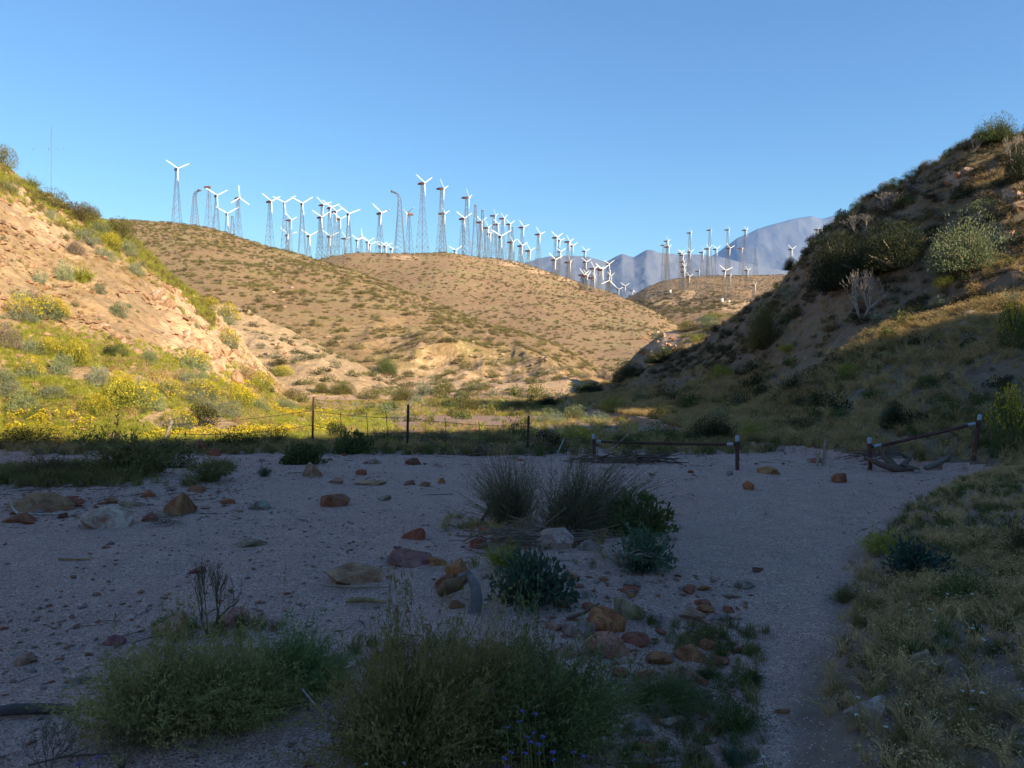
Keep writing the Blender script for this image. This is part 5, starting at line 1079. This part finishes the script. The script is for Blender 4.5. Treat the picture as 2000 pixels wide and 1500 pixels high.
P = mask_pts(75000, 14, 76, 1080, 2060, lambda u, v, P: rs_ok(P) * np.clip(vnoise(P[:, 0] * .35, P[:, 1] * .35, 91) * 1.6 - .1, 0.1, 1))
scatter('dry_grass_shaded_slope', GS, P, .16 + .2 * rng.random(len(P)), tilt=.15)
P = mask_pts(34000, 14, 76, 1080, 2060, lambda u, v, P: rs_ok(P) * np.clip(vnoise(P[:, 0] * .3 + 5, P[:, 1] * .3, 92) * 2.2 - .85, 0, 1))
scatter('green_grass_shaded_slope', GG + GO, P, .16 + .22 * rng.random(len(P)), tilt=.15)

# ---------------------------------------------------------------- brush on the hills beyond
def hill_pts(n, d0, d1, px0, px1, owns):
    P = sample_view(rng, n, d0, d1, px0, px1); o = owner(P[:, 0], P[:, 1]); return P[np.isin(o, owns)]
SPK = remat(SMALL, 'speck_shrub', 'speck'); SPG = remat(SMALL, 'speck_shrub_green', 'speck')
Pn = hill_pts(14000, 78, 460, 180, 1420, (2, 3, 7)); u, v = pix(Pn)
Pn = Pn[rng.random(len(Pn)) < np.clip(.35 + 1.1 * vnoise(Pn[:, 0] / 25, Pn[:, 1] / 25, 71), 0, 1)]
order = np.argsort(Pn[:, 1]); Pn = Pn[order]; near, rest = Pn[:290], Pn[290:]
for k, p in enumerate(near):
    s = (.45 + .75 * rng.random() ** 1.5); cc = [(.13, .125, .05), (.2, .19, .07), (.22, .21, .14), (.10, .085, .04)][rng.integers(0, 4)]
    o = obj('hill_shrub', SMALL[rng.integers(0, 5)], None, tuple(p), (0, 0, rng.random() * 6.28), (s, s, s * .75)); o.color = (*cc, 1); tag(o, 'small round desert shrub dotting the sunlit middle hills', 'shrub', 'shrubs dotting the middle hills')
P2_ = hill_pts(38000, 180, 1000, 560, 1720, (4, 5)); P2_ = P2_[rng.random(len(P2_)) < np.clip(.3 + 1.1 * vnoise(P2_[:, 0] / 40, P2_[:, 1] / 40, 72), 0, 1)]
A_ = np.concatenate([rest, P2_]); s_ = .4 + .9 * rng.random(len(A_)) ** 1.8; pick = rng.random(len(A_)) < .62
for nm, pr, sel in (('hill_scrub', SPK, pick), ('hill_scrub_green', SPG, ~pick)):
    scatter(nm, pr, A_[sel], np.stack([s_[sel], s_[sel], s_[sel] * .75], -1))
P = hill_pts(2600, 460, 840, 1230, 1560, (5,)); u, v = pix(P)
P = P[(rng.random(len(P)) < np.exp(-((v - 600) / 18) ** 2) * np.clip((1480 - u) / 80, 0, 1))]
scatter('dark_scrub', remat(SMALL, 'speck_shrub', 'speck'), P, 1.0 + 1.6 * rng.random(len(P)))

# loose rubble on the near slopes (uncountable)
P = mask_pts(9000, 22, 52, -60, 600, lambda u, v, P: (owner(P[:, 0], P[:, 1]) == 1) * (.12 + .88 * np.clip(vnoise(P[:, 0] * .5, P[:, 1] * .5, 33) * 2.2 - .9, 0, 1)) * np.clip(1.2 - low(u, v), .15, 1))
scatter('slope_rubble', PEB, P, (.04 + .14 * rng.random(len(P)) ** 3)[:, None] * np.array([1.2, 1, .8]), tilt=.4, color=(.50, .32, .19))

def steep(P):
    sl = np.hypot(ground_z(P[:, 0] + .6, P[:, 1]) - ground_z(P[:, 0] - .6, P[:, 1]), ground_z(P[:, 0], P[:, 1] + .6) - ground_z(P[:, 0], P[:, 1] - .6)) / 1.2
    return (owner(P[:, 0], P[:, 1]) == 6) * np.clip((sl - .45) * 3, 0, 1)
leaf_mat('scrub_dark', (.075, .066, .036), .2, .5); leaf_mat('scrub_brown', (.16, .115, .07), .2, .5)  # dark scrub tones, put in to deepen the shade of the steep face
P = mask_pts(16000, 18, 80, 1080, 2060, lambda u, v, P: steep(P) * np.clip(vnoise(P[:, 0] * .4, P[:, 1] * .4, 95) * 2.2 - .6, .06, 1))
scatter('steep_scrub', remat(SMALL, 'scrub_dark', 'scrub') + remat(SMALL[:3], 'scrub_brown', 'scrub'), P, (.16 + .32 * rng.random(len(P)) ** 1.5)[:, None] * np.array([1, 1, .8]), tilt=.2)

# ---------------------------------------------------------------- plants on the sand and in front
plant('twiggy_bush', 'twig', 1000, 1024, 200, 185, (.17, .15, .085), 'taller left twiggy bush leaning left on the sand island', 'shrub', None, 0, 0, .1)
plant('twiggy_bush', 'twig', 1130, 1040, 320, 185, (.15, .135, .08), 'wider right twiggy bush on the sand island', 'shrub', None, 1, 0, .1)
plant('green_bush', 'leafy', 1250, 1052, 140, 95, 'green', 'fine-leaved green bush at the right of the twiggy bushes', 'shrub', None, 0)
plant('leafy_bush', 'leafy', 1255, 1122, 125, 92, 'teal', 'leafy blue-green bush with pale dry stems, nearest the path', 'shrub', None, 1)
plant('leafy_bush', 'leafy', 1040, 1192, 190, 118, 'teal', 'broad-leaved green bush beside the bleached wood', 'shrub', None, 2)
plant('yellowing_bush', 'wisp', 985, 1115, 110, 60, 'yellow', 'yellowing wispy bush behind the broad-leaved one', 'shrub', None, 3)
p = hit(1205, 1112); s = p.y / FPX; mb = MB(); rg = np.random.default_rng(7); n = 26
a = rg.uniform(-2.6, .6, n); L = (40 + 60 * rg.random(n)) * s; t = np.linspace(0, 1, 5)[None, :, None]
Pp = np.stack([np.cos(a) * L, -.3 * L * rg.random(n), np.abs(np.sin(a)) * L * .5 + .02], -1)[:, None] * t; Pp[:, :, 2] += .06 * np.sin(t[..., 0] * 3.1); mb.tubes(Pp, np.array([.005, .005, .004, .004, .002]), 4)
o = obj('dead_brush', mb.mesh('dead_brush', 'bark'), None, p + Vector((.02, -.02, .02))); o.color = (.42, .34, .25, 1); tag(o, 'spray of pale dry stems against the leafy blue-green bush', 'dry stems')
plant('leafy_bush', 'leafy', 1785, 1132, 140, 78, (.06, .11, .09), 'broad-leaved blue-green bush alone in the bank grass', 'shrub', None, 4)
plant('wispy_bush', 'front', 800, 1560, 430, 390, (.30, .235, .085), 'large olive-brown bush at the bottom centre of the picture', 'shrub', None, 0, 0, .28)
plant('wispy_bush', 'front', 930, 1480, 310, 300, (.34, .26, .11), 'straw-tipped bush behind the large olive one', 'shrub', None, 5, 0, .25)
plant('wispy_bush', 'front', 460, 1440, 300, 220, (.25, .23, .085), 'bushy middle part between lower left and joining bush', 'shrub', None, 6, 0, .25)
plant('wispy_bush', 'front', 1060, 1530, 430, 310, (.21, .23, .085), 'greener wispy bush leaning right beside the large olive one', 'shrub', None, 1, 0, .28)
plant('wispy_bush', 'front', 330, 1470, 430, 250, (.27, .235, .085), 'low spreading olive bush at the lower left', 'shrub', None, 2, 0, .25)
plant('wispy_bush', 'front', 560, 1375, 270, 180, (.15, .20, .075), 'darker green bush joining the two front bushes', 'shrub', None, 3, 0, .25)
plant('wispy_bush', 'front', 1290, 1400, 200, 90, (.18, .21, .08), 'low green tuft bush at the foot of the debris bar', 'shrub', None, 4, 0, .25)
plant('dry_sapling', 'dead', 408, 1245, 110, 165, (.17, .12, .055), 'thin dry sapling rising above the lower left bush', 'sapling', None, 1, 0, 0)
plant('dry_sapling', 'dead', 95, 1510, 110, 110, (.26, .22, .17), 'thin pale leafless plant at the bottom left corner', 'sapling', None, 2, 0, 0)
plant('dry_sapling', 'dead', 240, 1500, 90, 90, (.20, .16, .09), 'thin twiggy plant under the lower left bush', 'sapling', None, 3, 0, 0)
for k, (px, py, w, h, c, lab) in enumerate([(1725, 1085, 120, 60, 'yellow', 'yellow-green clump at the edge of the bank grass'), (1880, 1190, 150, 80, 'green', 'green grassy mound over a dark hollow in the bank'), (1650, 1180, 80, 40, 'olive', 'low olive clump where the bank meets the path'), (1995, 1090, 90, 90, 'brown', 'brownish bush at the right margin of the bank'), (1470, 1340, 60, 40, 'green', 'small green clump at the left edge of the path'), (1440, 1440, 120, 60, 'green', 'green weedy clump left of the trodden path, lower'), (1380, 1330, 70, 30, 'green', 'green weed between the debris rocks'), (1430, 1500, 90, 50, 'teal', 'blue-green weed at the bottom edge by the pale rock'), (1910, 1390, 200, 70, 'straw', 'dry straw mound in the bank, lower right')]):
    plant('weed_clump', 'wisp', px, py, w, h, c, lab, 'plant', None, k, 0, .2)
bank = lambda P: P[:, 0] - np.interp(P[:, 1], BANK[:, 0], BANK[:, 1])
P = mask_pts(22000, 2.4, 15, 1400, 2150, lambda u, v, P: np.clip(bank(P) * 1.6 + .05, 0, 1) * np.clip(vnoise(P[:, 0] * 1.2, P[:, 1] * 1.2, 61) * 2.1 - .4, .12, 1))
BS = remat(GS, 'bank_straw', 'tuft')
scatter('bank_dry_grass', BS + BS + GO, P, .04 + .10 * rng.random(len(P)), tilt=.2)
P = mask_pts(2600, 2.4, 15, 1400, 2150, lambda u, v, P: np.clip(bank(P) * 2.2 + .1, 0, 1) * np.clip(vnoise(P[:, 0] * .9 + 4, P[:, 1] * .9, 62) * 2.4 - 1.0, 0, 1))
scatter('bank_green_grass', GG, P, .05 + .11 * rng.random(len(P)), tilt=.2)
P = mask_pts(1500, 2.7, 5.2, 300, 1500, lambda u, v, P: np.clip(vnoise(P[:, 0] * 1.6, P[:, 1] * 1.6, 63) * 2.6 - 1.2, 0, 1) * (1 - np.exp(-((u - 1560) / 60) ** 2)))
scatter('sand_weeds', GG + GO, P, .04 + .09 * rng.random(len(P)), tilt=.2)
P = mask_pts(700, 4.5, 9.5, 860, 1330, lambda u, v, P: np.clip(vnoise(P[:, 0] * 1.6, P[:, 1] * 1.6, 64) * 2.2 - .9, 0, 1) * (np.abs(u - 1080) < 230) * (v < 1130) * (v > 1010))
scatter('island_grass', GS + GO, P, .05 + .1 * rng.random(len(P)), tilt=.2)
# single wildflowers
def bloom(petals, mat, r, h):
    rgb = np.random.default_rng(petals); mb = MB(); mb.tube([(0, 0, 0), (.01, 0, h * .5), (0, 0, h)], .0022, 4); st = mb.mesh('stem', 'grass_olive')
    mb = MB(); a = np.arange(petals) / petals * 6.283; c = np.stack([np.cos(a), np.sin(a), np.full(petals, .25)], -1)
    mb.leaves(np.tile([[0, 0, 0]], (petals, 1)), unit(c), r, r * .75, rgb); mb.leaves(np.tile([[0, 0, 0]], (petals, 1)), unit(c + np.array([0, 0, .7])), r * .7, r * .6, rgb)
    return st, mb.mesh('bloom', mat)
for nm, mat, r, spots, lab, grp in (('white_flower', 'white_petal', .011, [(1775, 1180), (1850, 1160), (1815, 1190), (1778, 1192), (1900, 1160), (1826, 1212), (1900, 1227), (1921, 1250), (1826, 1297), (1990, 1238), (1889, 1334), (1900, 1350), (1918, 1354), (1880, 1350), (1675, 1362), (1770, 1376), (1898, 1386), (1673, 1396), (1730, 1420), (1718, 1030), (1820, 1034), (1695, 1155), (1120, 1358), (1160, 1386), (1180, 1442), (715, 1493), (790, 1492), (1490, 1478)], 'tiny white wildflower standing in the dark weeds', 'white wildflowers'), ('purple_flower', 'purple_petal', .011, [(957, 1350), (1020, 1390), (1045, 1395), (990, 1422), (1015, 1410), (1043, 1432), (1036, 1450), (1052, 1455), (998, 1470), (1025, 1472), (1053, 1472), (1082, 1485), (1080, 1470), (1140, 1478), (985, 1482), (990, 1497), (1120, 1470), (190, 1480), (155, 1492), (1060, 1440), (1030, 1440)], 'tiny purple wildflower in the greener front bush', 'purple wildflowers')):
    st, bl = bloom(7, mat, r, .12)
    for k, (px, py) in enumerate(spots):
        p = hit(px, py + 30); d = p.y - .12
        if nm[0] == 'p': d = p.y - .45
        q = at_depth(px, py, d); gz = float(ground_z(q.x, q.y))
        root = empty(nm, (q.x, q.y, gz)); tag(root, lab, 'flower', grp)
        hgt = max(.04, q.z - gz); o = obj('stem', st, root, None, None, (1, 1, hgt / .12)); obj('bloom', bl, root, (0, 0, hgt), (.3, 0, k), .8 + .4 * ((k * 7) % 5) / 5)
